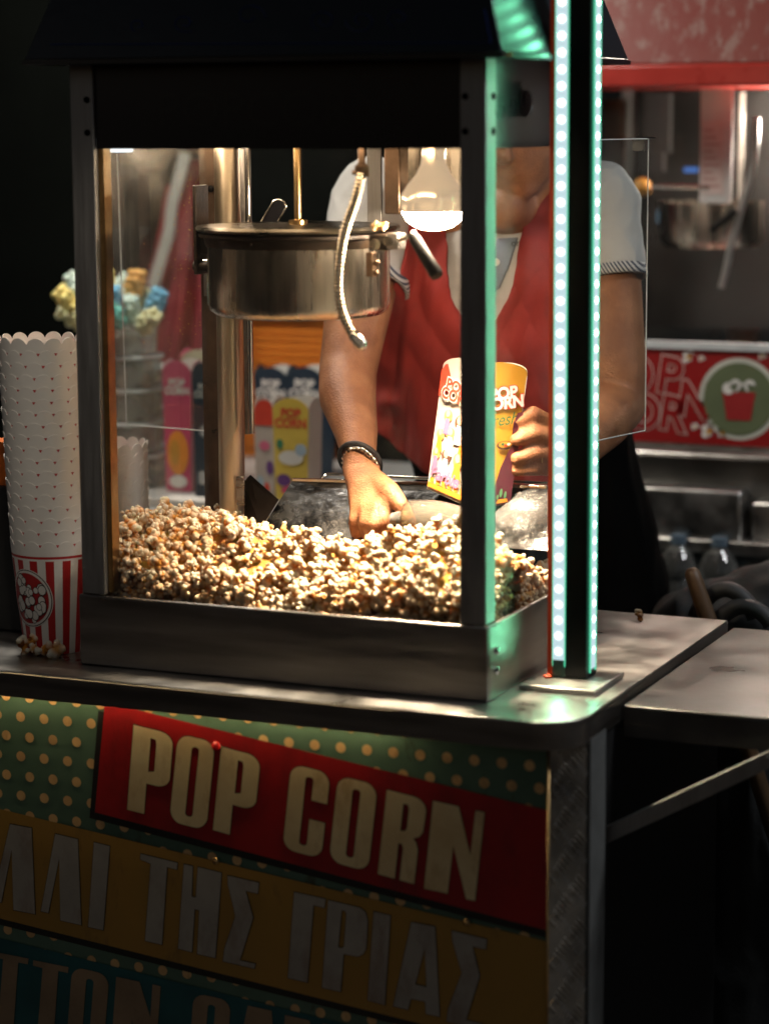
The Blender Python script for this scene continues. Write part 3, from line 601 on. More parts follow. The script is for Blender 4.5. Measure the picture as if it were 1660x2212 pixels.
Lc.append([pl_(z1(412, 423), z1(480, 440), z1(452, 802), z1(387, 788))])
Lc.append([pl_(z1(613, 473), z1(772, 512), z1(769, 541), z1(727, 530), z1(705, 865), z1(632, 848), z1(657, 516), z1(612, 497))])
Lc.append([pl_(z1(800, 518), z1(838, 526), z1(833, 657), z1(851, 662), z1(860, 530), z1(962, 555), z1(935, 922), z1(857, 905), z1(866, 716), z1(846, 712), z1(834, 897), z1(775, 882))])
Lc.append([pl_(z1(988, 567), z1(1123, 598), z1(1118, 645), z1(1065, 632), z1(1098, 748), z1(1040, 933), z1(1108, 948), z1(1103, 968), z1(968, 936), z1(974, 885), z1(1022, 742), z1(990, 605))])
Lc.append([pl_(z1(1275, 638), z1(1410, 668), z1(1405, 706), z1(1358, 694), z1(1332, 1028), z1(1248, 1008))])
Lc.append([pl_(z1(1422, 673), z1(1560, 706), z1(1582, 725), z1(1592, 760), z1(1585, 880), z1(1572, 905), z1(1550, 916), z1(1488, 905), z1(1475, 1068), z1(1395, 1050)), pl_(z1(1480, 715), z1(1497, 722), z1(1500, 735), z1(1490, 872), z1(1482, 880), z1(1464, 876))])
Lc.append([pl_(z1(1618, 722), z1(1690, 740), z1(1665, 1125), z1(1592, 1105))])
Lc.append([pl_(z2(120, 768), z2(222, 787), z2(242, 1175), z2(183, 1163), z2(180, 1110), z2(118, 1098), z2(105, 1145), z2(42, 1130)), pl_(z2(178, 880), z2(186, 1048), z2(136, 1036))])
Lc.append([pl_(z2(295, 805), z2(445, 842), z2(440, 885), z2(383, 872), z2(415, 1000), z2(355, 1190), z2(425, 1207), z2(420, 1232), z2(272, 1196), z2(280, 1140), z2(338, 988), z2(298, 850))])
# the first letters of the word, outside the frame to the left
Lc.append([pl_(z1(-300, 262), z1(-190, 288), z1(-120, 640), z1(-205, 620), z1(-245, 470), z1(-290, 600), z1(-370, 580))])
letters(Lc, .0025, grey_l, yellow)
Lt = []
def hz(P, dy): return [(x, y) for x, y in P]
Lt.append([pl_(z1(-60, 887), z1(130, 925), z1(127, 950), z1(85, 942), z1(62, 1262), z1(-5, 1248), z1(20, 928), z1(-62, 910))])
Lt.append([pl_(z1(150, 932), z1(302, 962), z1(300, 988), z1(258, 978), z1(235, 1298), z1(165, 1284), z1(190, 966), z1(149, 955))])
def zg(g, tl, tr, bl):
    TL, TR, BL = Vector(tl), Vector(tr), Vector(bl); q = [z1(*tl), z1(*tr), z1(*bl)]; return glyph(g, q)
Lt.append(zg('O', (318, 958), (478, 996), (292, 1300)))
Lt.append([pl_(z1(508, 1003), z1(608, 1025), z1(655, 1180), z1(664, 1036), z1(700, 1045), z1(672, 1400), z1(628, 1390), z1(575, 1190), z1(562, 1375), z1(482, 1356))])
Lt.append(zg('C', (842, 1072), (1003, 1108), (815, 1420)))
Lt.append([pl_(z1(1075, 1128), z1(1178, 1150), z1(1200, 1530), z1(1140, 1517), z1(1136, 1460), z1(1075, 1447), z1(1062, 1500), z1(1000, 1486))])
Lt.append([pl_(z1(1235, 1168), z1(1340, 1192), z1(1390, 1360), z1(1400, 1205), z1(1440, 1214), z1(1412, 1570), z1(1365, 1560), z1(1310, 1370), z1(1298, 1545), z1(1215, 1526))])
letters(Lt, .0024, brown_l, teal, out=False)
q = aY(470, 1610, PY); MB().lathe([(0, 0), (.0065, 0), (.0055, .0025), (.003, .004), (0, .0045)], (q.x, PY-.0035, q.z), 16, (0, -1, 0)).build('rivet_or_glint', mat('red rivet', (.6, .01, .01), .2), red, smooth='all')  # red stud put in for a red light reflection on the sign
for px, py in ((470, 1858), (1010, 1990)):
    q = aY(px, py, PY); MB().lathe([(0, 0), (.0045, 0), (.004, .0015), (0, .003)], (q.x, PY-.0045, q.z), 12, (0, -1, 0)).build('rivet_or_glint', brass, yellow, smooth='all')
# chequer plate on the chamfered corner
A0 = Vector((PXR+.001, PY-.004, 0)); best = None
for k in range(200):
    t = k*.0005; v = Vector((A0.x+t, A0.y+t*.9, -.3))-CAM; px = 830+F*v.dot(R_)/v.dot(d_)
    if px >= 1262: break
B0 = Vector((A0.x+t, A0.y+t*.9, 0)); du = (B0-A0).normalized(); nn = Vector((du.y, -du.x, 0)); wd = (B0-A0).length
plate_m = mat('chequer plate aluminium', (.50, .46, .40), .34, .9, .4, 12, .15, 120, rvar=.1)
b = MB(); b.prism([A0+Vector((0, 0, -.036)), B0+Vector((0, 0, -.036)), B0+Vector((0, 0, -.80)), A0+Vector((0, 0, -.80))], -nn*.002)
def lozenge(c, ang, l, w, h):
    ax = (du*cos(ang)+Vector((0, 0, 1))*sin(ang)); ay = (-du*sin(ang)+Vector((0, 0, 1))*cos(ang)); o = c
    ring = [o+ax*l*cos(a)+ay*w*sin(a) for a in [2*pi*i/10 for i in range(10)]]; mid = [o+nn*h+ax*l*.6*cos(a)+ay*w*.45*sin(a) for a in [2*pi*i/10 for i in range(10)]]
    b.add(ring+mid+[o+nn*h], [(i, (i+1) % 10, 10+(i+1) % 10, 10+i) for i in range(10)]+[(10+i, 10+(i+1) % 10, 20) for i in range(10)])
r = 0; z = -.045
while z > -.78:
    for c in range(3):
        cx = -.004+wd*.42*c + (0 if r % 2 else .0)
        sgn = 1 if (r+c) % 2 else -1
        for k in range(5):
            off_ = (k-2)*.0058; cc = A0+du*(cx+off_*.55+.004)+Vector((0, 0, z+off_*sgn*-.8))
            s_ = (cc-A0).dot(du)
            if .004 < s_ < wd-.004: lozenge(cc, radians(50)*sgn, .0105, .0014, .0011)
    z -= .0265; r += 1
b.build('chequer_plate', plate_m, cart, smooth=True)
MB().tube([A0+nn*.0015+Vector((0, 0, -.036)), A0+nn*.0015+Vector((0, 0, -.80))], .0016, 8).build('corner_trim', brass, cart, smooth='all')
# side frame post behind the corner, brace, side cladding
b = MB(); b.box(B0.x+.001, B0.x+.004, B0.y+.004, B0.y+.06, -.40, -.03); b.box(B0.x-.02, B0.x+.0005, B0.y+.004, B0.y+.06, -.84, -.035)
fp = b.build('frame_post', mat('dull grey paint', (.17, .175, .17), .5, .3, .2, 30), cart)
MB().box(.06, B0.x-.003, B0.y+.06, YB-.02, -.83, -.036).build('side_panel', black_matt, cart)
MB().box(XL, XL+.004, PY+.006, YB-.02, -.83, -.036).build('side_panel', black_matt, cart)
MB().box(XL+.006, .058, YB-.024, YB-.02, -.83, -.036).build('rear_panel', black_matt, cart)
MB().box(XL+.006, .058, PY+.006, YB-.026, -.79, -.76).build('floor_panel', black_matt, cart)
# folding side shelf
tz = -.014
SX0, SX1, SY0, SY1 = XR+.003, .52, .107, .60
b = MB(); b.box(SX0, SX1, SY0, SY1, tz-.002, tz); b.box(SX0, SX1, SY0, SY0+.002, tz-.040, tz-.0025); b.box(SX1-.002, SX1, SY0+.0025, SY1, tz-.040, tz-.0025)
shelf = b.build('side_shelf', mat('scratched shelf steel', (.15, .145, .14), .36, 1, .45, 7, .2, 70, rvar=.12), cart, bevel=.001)
pa, pb = aY(1268, 1822, .07), aY(1668, 1636, .07)
pb = pa+(pb-pa)*1.02
bz = MB(); bz.bar(pa, pb, .008, .019); brace = bz.build('brace', alu, cart, bevel=.001)
MB().tube([pa+Vector((0, -.006, 0)), pa+Vector((0, .006, 0))], .005, 12).build('bolt', black_plastic, brace)
MB().box(pb.x-.01, pb.x+.02, .06, .11, pb.z, tz-.04).build('brace_bracket', alu, brace)
for wx in (-1.4, -.15):
    for wy in (.05, .50):
        wh = MB().lathe([(.03, -.02), (.088, -.02), (.095, -.012), (.095, .012), (.088, .02), (.03, .02)], (wx, wy, -Z0+.0955), 32, (0, 1, 0), closed=True).build('wheel', black_plastic, cart, smooth=True)
        MB().lathe([(0, -.012), (.032, -.012), (.032, .012), (0, .012)], (wx, wy, -Z0+.0955), 20, (0, 1, 0)).build('hub', alu, wh)
# warm strip lamp under the counter edge
MB().box(-1.2, -.10, -.0565, -.0525, -.010, -.0045).build('under_counter_lamp', emission('warm strip lamp', (1, .76, .42), 44.0), cart)
# ---------------------------------------------------------------- lit pole
pa = aZ(1184, 1470, .009); pf = Vector((.0262, .127, .0))
pole = thing('light_pole', 'dark square pole with green white light strips standing on the counter corner', 'light pole', (.055, .15, 0))
PX0, PX1, PY0, PY1 = .0312, .0795, .128, .169
b = MB(); b.box(.010, .109, .078, .190, .0005, .0075); b.build('base_plate', steel_top, pole, bevel=.002)
b = MB(); b.box(PX0, PX1, PY0, PY1, .008, 1.35); shaft = b.build('shaft', mat('black pole paint', (.006, .009, .008), .3, .2, .3, 12), pole, bevel=.001)
MB().box(PX0-.0012, PX0+.0052, PY0-.0022, PY0-.0004, .012, 1.34).build('red_tape', mat('red tape', (.62, .07, .02), .4, 0, .3, 14, emit=(.5, .05, .01), es=.12), pole)  # tape material carries a faint added glow
MB().sphere((PX0+.001, PY0-.006, .0095), .005, 8, (1.2, 1, .5)).build('tape_end', MATS['red tape'], pole, smooth='all')
st1 = MB().box(PX0+.0058, PX0+.0205, PY0-.0016, PY0-.0002, .030, 1.34).build('light_strip', led_body, pole, label='front light strip')
MB().box(PX0+.0050, PX0+.0214, PY0-.0012, PY0-.0001, .009, .0298).build('strip_end', mat('grey green tape end', (.12, .3, .25), .4), st1)
MB().box(PX0+.0048, PX0+.0057, PY0-.0022, PY0-.0002, .022, 1.34).box(PX0+.0206, PX0+.0216, PY0-.0022, PY0-.0002, .022, 1.34).build('strip_edge', led_edge, st1)
st2 = MB().box(PX1+.0002, PX1+.0016, PY0+.0125, PY0+.0315, .018, 1.34).build('light_strip', led_body, pole, label='side light strip')
MB().box(PX1+.0002, PX1+.0022, PY0+.0112, PY0+.0124, .014, 1.34).box(PX1+.0002, PX1+.0022, PY0+.0316, PY0+.033, .014, 1.34).build('strip_edge', led_edge, st2)
sp_ = .0196; N = 50
dm = MB().lathe([(0, .0009), (.0042, .0009), (.0066, .0004), (.0072, 0)], (0, 0, 0), 20, (0, -1, 0)).mesh(); dm.materials.append(led_white)
dm2 = MB().lathe([(0, .0009), (.0042, .0009), (.0066, .0004), (.0072, 0)], (0, 0, 0), 20, (1, 0, 0)).mesh(); dm2.materials.append(led_white)
for stp, me, pos in ((st1, dm, (PX0+.01315, PY0-.0017)), (st2, dm2, (PX1+.0017, PY0+.022))):
    for i in range(N):
        o = bpy.data.objects.new('diode', me); COL.objects.link(o); o.parent = stp; o.location = Vector((pos[0], pos[1], .041+i*sp_))-ORG[stp.name] if False else Vector((pos[0], pos[1], .041+i*sp_))-ORG[pole.name]
        ORG[o.name] = ORG[pole.name]
# ---------------------------------------------------------------- paper cups
def cup_material():
    m = mat('striped paper cup', (.78, .75, .70), .55, 0, .06, 30, .05, 150); nt = m.node_tree; b = nt.nodes['Principled BSDF']; L = nt.links.new
    src = b.inputs['Base Color'].links[0].from_socket
    at_ = nd(nt, 'ShaderNodeAttribute', attribute_name='Red'); mx = nd(nt, 'ShaderNodeMix', data_type='RGBA')
    L(at_.outputs['Fac'], mx.inputs[0]); L(src, mx.inputs[6]); mx.inputs[7].default_value = (.42, .015, .015, 1); L(mx.outputs[2], b.inputs['Base Color']); return m
cup_m = cup_material()
def cup_mesh(rt, rb, h, n=15, vd=.0105, seg=28):
    """tapered cup, scalloped rim, red stripes below a white band"""
    A = n*seg; rings = []
    zs = [0, .001, h*.25, h*.5, h-.034, h-.0255, h-.0228, h-.0195, h-.0125]
    V = []; Fc = []; red = []
    for z in zs:
        r = rb+(rt-rb)*z/h
        for j in range(A): a = 2*pi*j/A; V.append((r*cos(a), r*sin(a), z))
    for j in range(A):
        fr_ = ((j % seg)+.5)/seg*2-1; zz = h-vd+vd*sqrt(max(0, 1-fr_*fr_)); r = rb+(rt-rb)*zz/h; a = 2*pi*j/A; V.append((r*cos(a), r*sin(a), zz))
    nr = len(zs)+1
    for i in range(nr-1):
        for j in range(A):
            Fc.append((i*A+j, i*A+(j+1) % A, (i+1)*A+(j+1) % A, (i+1)*A+j))
            stripe = (int((j+seg*.25)//(seg*.5)) % 2 == 1) and i < 5
            red.append(1.0 if (stripe or i in (6,) or (i == 5 and stripe)) else 0.0)
    k = len(V); V.append((0, 0, .001)); 
    for j in range(A): Fc.append((A+(j+1) % A, A+j, k)); red.append(0.0)
    me = bpy.data.meshes.new('cup'); me.from_pydata(V, [], Fc); me.update(); a = me.attributes.new('Red', 'FLOAT', 'FACE'); a.data.foreach_set('value', red); me.materials.append(cup_m); return me
def cup_stack(cx, cy, n, rt, rb, h, step, lean, labels, grp, z0=0):
    me = cup_mesh(rt, rb, h); me.transform(Matrix.Identity(4)); out = []
    for i in range(n):
        o = bpy.data.objects.new('paper_cup', me); COL.objects.link(o); o.rotation_euler = (random.uniform(-.002, .002), random.uniform(-.002, .002), random.uniform(0, 6))
        z = z0+.0005+i*step; ORG[o.name] = Vector((cx+lean[0]*i+random.uniform(-.0008, .0008), cy+lean[1]*i, z)); o.location = ORG[o.name]+Vector((0, 0, Z0))
        if i < 1: o.rotation_euler = (0, 0, .35)
        sd = o.modifiers.new('thickness', 'SOLIDIFY'); sd.thickness = .0010; sd.offset = -1
        tag(o, labels(i, n), 'paper cup', grp); out.append(o)
    return out
ordn = ['lowest', 'second', 'third', 'fourth', 'fifth', 'sixth', 'seventh', 'eighth', 'ninth', 'tenth', 'eleventh', 'twelfth', 'thirteenth', 'fourteenth', 'fifteenth', 'sixteenth', 'seventeenth', 'eighteenth', 'nineteenth', 'twentieth']
def lab1(i, n):
    if i == 0: return 'lowest paper cup of the tall front stack, its red stripes and round popcorn badge showing'
    if i == n-1: return 'topmost white scalloped paper cup of the tall stack left of the machine'
    return ordn[i]+' paper cup from the bottom of the tall nested stack left of the machine'
def lab2(i, n):
    if i == 0: return 'lowest paper cup of the short stack seen through the machine glass'
    if i == n-1: return 'topmost scalloped paper cup of the short stack seen through the machine glass'
    return ordn[i]+' paper cup from the bottom of the short nested stack behind the glass'
st = cup_stack(-.640, .072, 18, .0560, .0415, .151, .0155, (-.0006, 0), lab1, 'paper cups nested in the tall front stack')
# round badge on the lowest cup
def badge(stack0, cth, cz, rr, rt, rb, h, cx, cy):
    def mapc(u, v, k): z = cz+v; r = rb+(rt-rb)*z/h+k; a = cth+u/r; return (cx+r*cos(a), cy+r*sin(a), z)
    def disc(pts, k, m, nm, par):
        V = []; Fc = []; n = len(pts); c = (sum(p[0] for p in pts)/n, sum(p[1] for p in pts)/n)
        for q in range(5):
            t = q/4; V += [mapc(c[0]+(p[0]-c[0])*t, c[1]+(p[1]-c[1])*t, k) for p in pts]
        for q in range(4):
            for j in range(n): Fc.append((q*n+j, q*n+(j+1) % n, (q+1)*n+(j+1) % n, (q+1)*n+j))
        b = MB(); b.add(V, Fc); me = bpy.data.meshes.new('m'); me.from_pydata(b.v, [], b.f); me.update(); 
        return me
    par = stack0
    rot = Matrix.Rotation(-stack0.rotation_euler.z, 4, 'Z')
    def put(nm, mes, m, pr):
        bm = bmesh.new()
        for me in mes: bm.from_mesh(me)
        me = bpy.data.meshes.new(nm); bm.to_mesh(me); bm.free()
        O = ORG[stack0.name]; me.transform(Matrix.Translation(-O)); me.transform(rot); me.materials.append(m); me.shade_smooth()
        o = bpy.data.objects.new(nm, me); COL.objects.link(o); ORG[o.name] = O; o.parent = pr; return o
    ink = mat('black badge ink', (.02, .015, .012), .5); 
    c1 = put('badge', [disc(circ(0, 0, rr, 40, rr*1.12), .0004, None, '', 0)], paper_white, par)
    put('badge_ring', [disc(circ(0, 0, rr*.97, 40, rr*1.09), .0007, None, '', 0)], ink, c1)
    put('badge_ring', [disc(circ(0, 0, rr*.94, 40, rr*1.06), .0010, None, '', 0)], paper_white, c1)
    put('badge_field', [disc(circ(0, 0, rr*.86, 40, rr*.97), .0013, None, '', 0)], mat('badge red', (.40, .02, .02), .5), c1)
    blobs = []; inkb = []; R2 = random.Random(3)
    for i in range(70):
        u, v = R2.uniform(-.8, .8)*rr, R2.uniform(-.95, .95)*rr
        if (u/(.75*rr))**2+(v/(.86*rr))**2 < 1 and abs(v-.08*rr) > .13*rr:
            r3 = R2.uniform(.09, .15)*rr; inkb.append(disc(circ(u, v, r3*1.22, 9, r3*1.5), .0016+.00002*i, None, '', 0)); blobs.append(disc(circ(u, v, r3, 9, r3*1.25), .0017+.00002*i, None, '', 0))
    put('badge_popcorn_ink', inkb, ink, c1); put('badge_popcorn', blobs, paper_white, c1)
q = aY(66, 1290, .03); cth = atan2(-.044, q.x+.648)
badge(st[0], radians(-101), q.z, .035, .0560, .0415, .151, -.640, .072)
st2_ = cup_stack(-.698, .33, 10, .053, .042, .125, .013, (0, 0), lab2, 'paper cups nested in the short stack behind the glass')
# ---------------------------------------------------------------- the seller
def caps_mesh(chains, voxel, smooth=6, extra=None):
    """union of tapered capsules (chains of (point, radius)) turned into one continuous surface"""
    b = MB()
    for ch in chains:
        flat_ = ch[0] if isinstance(ch[0], str) else None; c = ch[1:] if flat_ else ch
        for i in range(len(c)-1):
            (p, r), (q, s) = c[i], c[i+1]; p, q = Vector(p), Vector(q); n = 20; m = max(2, int((q-p).length/.008))
            prof_p = [p+(q-p)*t/m for t in range(m+1)]; rr = [r+(s-r)*(t/m) for t in range(m+1)]
            b.tube(prof_p, 0, n, rs=rr)
        for i, (p, r) in enumerate(c):
            if flat_ and ((i == 0 and 's' in flat_) or (i == len(c)-1 and 'e' in flat_)): continue
            b.sphere(p, r, 10)
    if extra: extra(b)
    me = bpy.data.meshes.new('t'); me.from_pydata(b.v, [], b.f); me.update()
    t = bpy.data.objects.new('tmpb', me); COL.objects.link(t)
    md = t.modifiers.new('r', 'REMESH'); md.mode = 'VOXEL'; md.voxel_size = voxel
    sm = t.modifiers.new('s', 'SMOOTH'); sm.iterations = smooth; sm.factor = .5
    out = applied(t); bpy.data.objects.remove(t); out.shade_smooth(); return out
def ell(b, c, rx, ry, rz, n=14): b.sphere(c, 1, n, (rx, ry, rz))
def torso_extra(rings):
    def f(b):
        k0 = len(b.v); n = 40
        for (c, rx, ry) in rings:
            for j in range(n):
                a = 2*pi*j/n; cc, ss = cos(a), sin(a); e = .85
                b.v.append((c[0]+rx*math.copysign(abs(cc)**e, cc), c[1]+ry*math.copysign(abs(ss)**e, ss), c[2]))
        m = len(rings)
        for i in range(m-1):
            for j in range(n): b.f.append((k0+i*n+j, k0+i*n+(j+1) % n, k0+(i+1)*n+(j+1) % n, k0+(i+1)*n+j))
        b.f.append(tuple(k0+j for j in reversed(range(n)))); b.f.append(tuple(k0+(m-1)*n+j for j in range(n)))
    return f
sel = thing('person', 'seller in a red apron and grey polo shirt scooping popcorn and holding a popcorn box', 'person', (-.24, .85, -Z0))
RS = aY(812, 436, .66); LS = aY(1291, 440, .70)
RE = aY(751, 800, .50); RW = aY(779, 1012, .345); RH = aY(806, 1085, .29)
LE = aY(1330, 872, .655); LW = aY(1236, 990, .43)
NB = aY(1108, 420, .70); HC = aY(1128, 245, .64)
def finger(pts, r0, r1): n = len(pts); return [(p, r0+(r1-r0)*i/(n-1)) for i, p in enumerate(pts)]
ch = []
dn = (RW-RE).normalized()
ch.append([(RS, .056), (RS.lerp(RE, .45), .052), (RS.lerp(RE, .85), .044), (RE, .0415)])
mid = RE.lerp(RW, .28)
ch.append([(RE, .0415), (mid+Vector((-.006, 0, 0)), .0405), (RE.lerp(RW, .62), .031), (RE.lerp(RW, .85), .0245), (RW, .0225)])
# right hand: back of the hand to the camera, fingers reaching down into the heap round the scoop handle
def P_(x, y, Y): return aY(x, y, Y)
kn = [P_(774, 1098, .262), P_(793, 1101, .252), P_(812, 1099, .25), P_(828, 1092, .256)]
for k, c in enumerate(kn):
    ch.append([(RW+Vector((-.010+.007*k, 0, 0)), .0165), (RW.lerp(c, .5)+Vector((0, -.004, 0)), .0155), (c, .0125)])
tips = [[(768, 1125, .25), (770, 1150, .262), (780, 1165, .28)], [(790, 1130, .238), (796, 1158, .25), (806, 1172, .27)], [(806, 1130, .236), (812, 1155, .25), (822, 1168, .27)], [(826, 1122, .244), (832, 1147, .26), (838, 1158, .28)]]
for c, tp in zip(kn, tips): ch.append(finger([c]+[P_(*t) for t in tp], .0115, .0082))
ch.append([(RW.lerp(kn[3], .25)+Vector((.008, -.002, 0)), .016), (P_(842, 1062, .262), .0140), (P_(866, 1092, .250), .0110), (P_(880, 1116, .252), .0098), (P_(888, 1134, .258), .0085)])
# left arm and hand
ch.append([(LS, .055), (LS.lerp(LE, .45), .051), (LS.lerp(LE, .85), .0475), (LE, .043)])
ch.append([(LE, .043), (LE.lerp(LW, .35), .040), (LE.lerp(LW, .75), .030), (LW, .025)])
LP = P_(1196, 968, .375)
lk = [P_(1178, 912, 0.355), P_(1183, 946, 0.350), P_(1185, 980, 0.352), P_(1180, 1008, 0.358)]
for c in lk: ch.append([(LW+Vector((0, 0, (c.z-LW.z)*.35)), .019), (LP.lerp(c, .55), .017), (c, .0135)])
lt = [[(1150, 893, 0.332), (1118, 910, 0.318)], [(1152, 935, 0.325), (1113, 950, 0.310)], [(1152, 978, 0.326), (1114, 990, 0.312)], [(1150, 1012, 0.332), (1114, 1016, 0.318)]]
for c, tp in zip(lk, lt): ch.append(finger([c]+[P_(*t) for t in tp], .0122, .0088))
ch.append([(LW, .018), (P_(1195, 930, 0.390), .0145), (P_(1140, 900, 0.385), .0115), (P_(1085, 905, 0.375), .009)])
# neck, head, trunk, legs
ch.append([(NB+Vector((0, .02, -.03)), .062), (NB.lerp(HC, .55), .055)])
ch.append([(NB+Vector((0, 0, -.02)), .055), (aY(1090, 452, .605), .030)])
ch.append([(RS, .058), (NB+Vector((0, .02, -.04)), .06), (LS, .058)])
HF = Vector((.04, -1, -.42)).normalized()         # the head looks down at the popcorn
HUp = Vector((0, -.38, .92)).normalized(); HUp = (HUp-HF*HUp.dot(HF)).normalized(); HR = HF.cross(HUp)
def hp_(f, u, r=0): return HC+HF*f+HUp*u+HR*r
rings = [((-.235, .85, -.10), .175, .115), ((-.235, .83, .02), .165, .11), ((-.245, .79, .13), .15, .105), ((-.25, .75, .26), .155, .11), ((-.25, .72, .38), .165, .115), ((-.235, .71, .47), .165, .10), ((-.22, .71, .53), .13, .08)]
def head_extra(b):
    torso_extra([(c, a*.93, d*.9) for c, a, d in rings])(b)
    ell(b, hp_(-.01, .03), .076, .094, .098); ell(b, hp_(.035, -.03), .060, .058, .072); ell(b, hp_(.055, -.075), .036, .036, .032)
    b.tube([hp_(.078, .02), hp_(.104, -.022)], 0, 12, rs=[.008, .013]); ell(b, hp_(.102, -.024), .014, .012, .010, 8)
    ell(b, hp_(.088, -.052), .022, .010, .006, 8); ell(b, hp_(.086, -.062), .019, .010, .006, 8)
    for s in (-1, 1): ell(b, hp_(-.005, -.005, s*.080), .010, .022, .030, 10); ell(b, hp_(.078, .028, s*.032), .024, .010, .008, 8)
for s, x in ((-1, -.32), (1, -.15)):
    ch.append([((x, .86, -.1), .085), ((x-.005, .86, -.38), .060), ((x, .90, -.70), .042), ((x, .92, -.79), .038), ((x, .84, -.815), .034)])
body = link('body', caps_mesh(ch, .0036, 5, head_extra), skin, sel)
# eyes and hair
eyem = mat('eye white', (.7, .68, .65), .2); iris = mat('dark iris', (.03, .015, .01), .1)
for s in (-1, 1):
    e = MB().sphere(hp_(.070, .010, s*.031), .0135, 10).build('eye', eyem, body, smooth='all'); MB().sphere(hp_(.0805, .008, s*.031), .006, 8).build('iris', iris, e, smooth='all')
hb = MB()
for i in range(26):
    a = 2*pi*i/26
    pass
def hair_extra(b): ell(b, hp_(-.028, .048), .086, .096, .098); ell(b, hp_(-.06, -.01), .075, .06, .085); ell(b, hp_(.03, .10), .06, .05, .035)
link('hair', caps_mesh([[(hp_(-.05, 0), .05), (hp_(-.05, .02), .05)]], .006, 4, hair_extra), hair_m, body)
# shirt: trunk with two sleeves, folds pushed in
ring_s = [(Vector(c)+Vector((0, 0, 0)), a*1.03+.004, d*1.05+.004) for c, a, d in rings]
RSe, LSe = RS.lerp(RE, .50), aY(1311, 590, .68)
sc = [['e', (RS, .067), (RS.lerp(RSe, .5), .068), (RSe, .070)], ['e', (LS, .062), (LS.lerp(LSe, .5), .059), (LSe, .0555)],
      [(RS+Vector((.0, .0, 0)), .066), (NB+Vector((-.05, .03, -.045)), .058), (NB+Vector((.05, .03, -.045)), .058), (LS, .060)]]
shirt_me = caps_mesh(sc, .005, 6, torso_extra(ring_s[2:]))
def fold(me, amp=.004, f=9, seed=0, ax=(1, 1, .35), f2=30):
    n = len(me.vertices); co = np.empty(n*3); me.vertices.foreach_get('co', co); co = co.reshape(-1, 3); no = np.array([v.normal[:] for v in me.vertices])
    d = np.array([noise.noise(Vector((c[0]*f*ax[0]+seed, c[1]*f*ax[1], c[2]*f*ax[2])))*1.0 + .4*noise.noise(Vector((c[0]*f2*ax[0], c[1]*f2*ax[1]+seed, c[2]*f2*ax[2]))) for c in co])
    d = -np.abs(d)**.8+.2
    co += no*(d*amp)[:, None]; me.vertices.foreach_set('co', co.ravel()); me.update()
fold(shirt_me, .007, 16, 2, (1, 1, 1), 34)
shirt = link('polo_shirt', shirt_me, shirt_m, sel)
# striped knitted cuffs
def stripes(name, c1, c2, scale, rot):
    m = mat(name, c1, .85); nt = m.node_tree; b = nt.nodes['Principled BSDF']; tc = nd(nt, 'ShaderNodeTexCoord'); mp = nd(nt, 'ShaderNodeMapping'); mp.inputs['Rotation'].default_value = rot
    nt.links.new(tc.outputs['Object'], mp.inputs[0]); w = nd(nt, 'ShaderNodeTexWave', Scale=float(scale)); nt.links.new(mp.outputs[0], w.inputs[0])
    r = nd(nt, 'ShaderNodeValToRGB'); r.color_ramp.interpolation = 'CONSTANT'; r.color_ramp.elements[1].position = .5; r.color_ramp.elements[0].color = rgba(c1); r.color_ramp.elements[1].color = rgba(c2)
    nt.links.new(w.outputs['Fac'], r.inputs[0]); nt.links.new(r.outputs[0], b.inputs['Base Color']); return m
cuffm = stripes('striped cuff knit', (.55, .53, .5), (.05, .055, .08), 75, (0, radians(35), 0))
for S0, E0, R0 in ((RS, RSe, .0705), (LS, LSe, .0570)):
    dd = (E0-S0).normalized(); a = E0-dd*.004; MB().lathe([(R0-.004, 0), (R0, 0), (R0-.0005, .015), (R0-.006, .0155)], a, 48, dd, closed=True).build('cuff', cuffm, shirt, smooth='all')
# trousers
tr = [[((-.32, .86, -.02), .115), ((-.325, .86, -.38), .085), ((-.32, .90, -.76), .06)], [((-.15, .86, -.02), .115), ((-.145, .86, -.38), .085), ((-.15, .90, -.76), .06)]]
tme = caps_mesh(tr, .009, 5, torso_extra([((-.235, .855, -.14), .20, .135), ((-.235, .85, 0.0), .195, .135), ((-.24, .80, .13), .178, .13), ((-.245, .775, .20), .172, .128), ((-.25, .755, .275), .170, .125)]))
fold(tme, .012, 8, 5); trous = link('trousers', tme, trouser_m, sel)
for x in (-.32, -.15):
    def shoe_e(b, x=x): ell(b, (x, .84, -.825), .045, .125, .022); ell(b, (x, .90, -.80), .04, .06, .045)
    link('shoe', caps_mesh([[((x, .76, -.825), .022), ((x, .93, -.825), .022)]], .006, 4, shoe_e), black_plastic, sel)
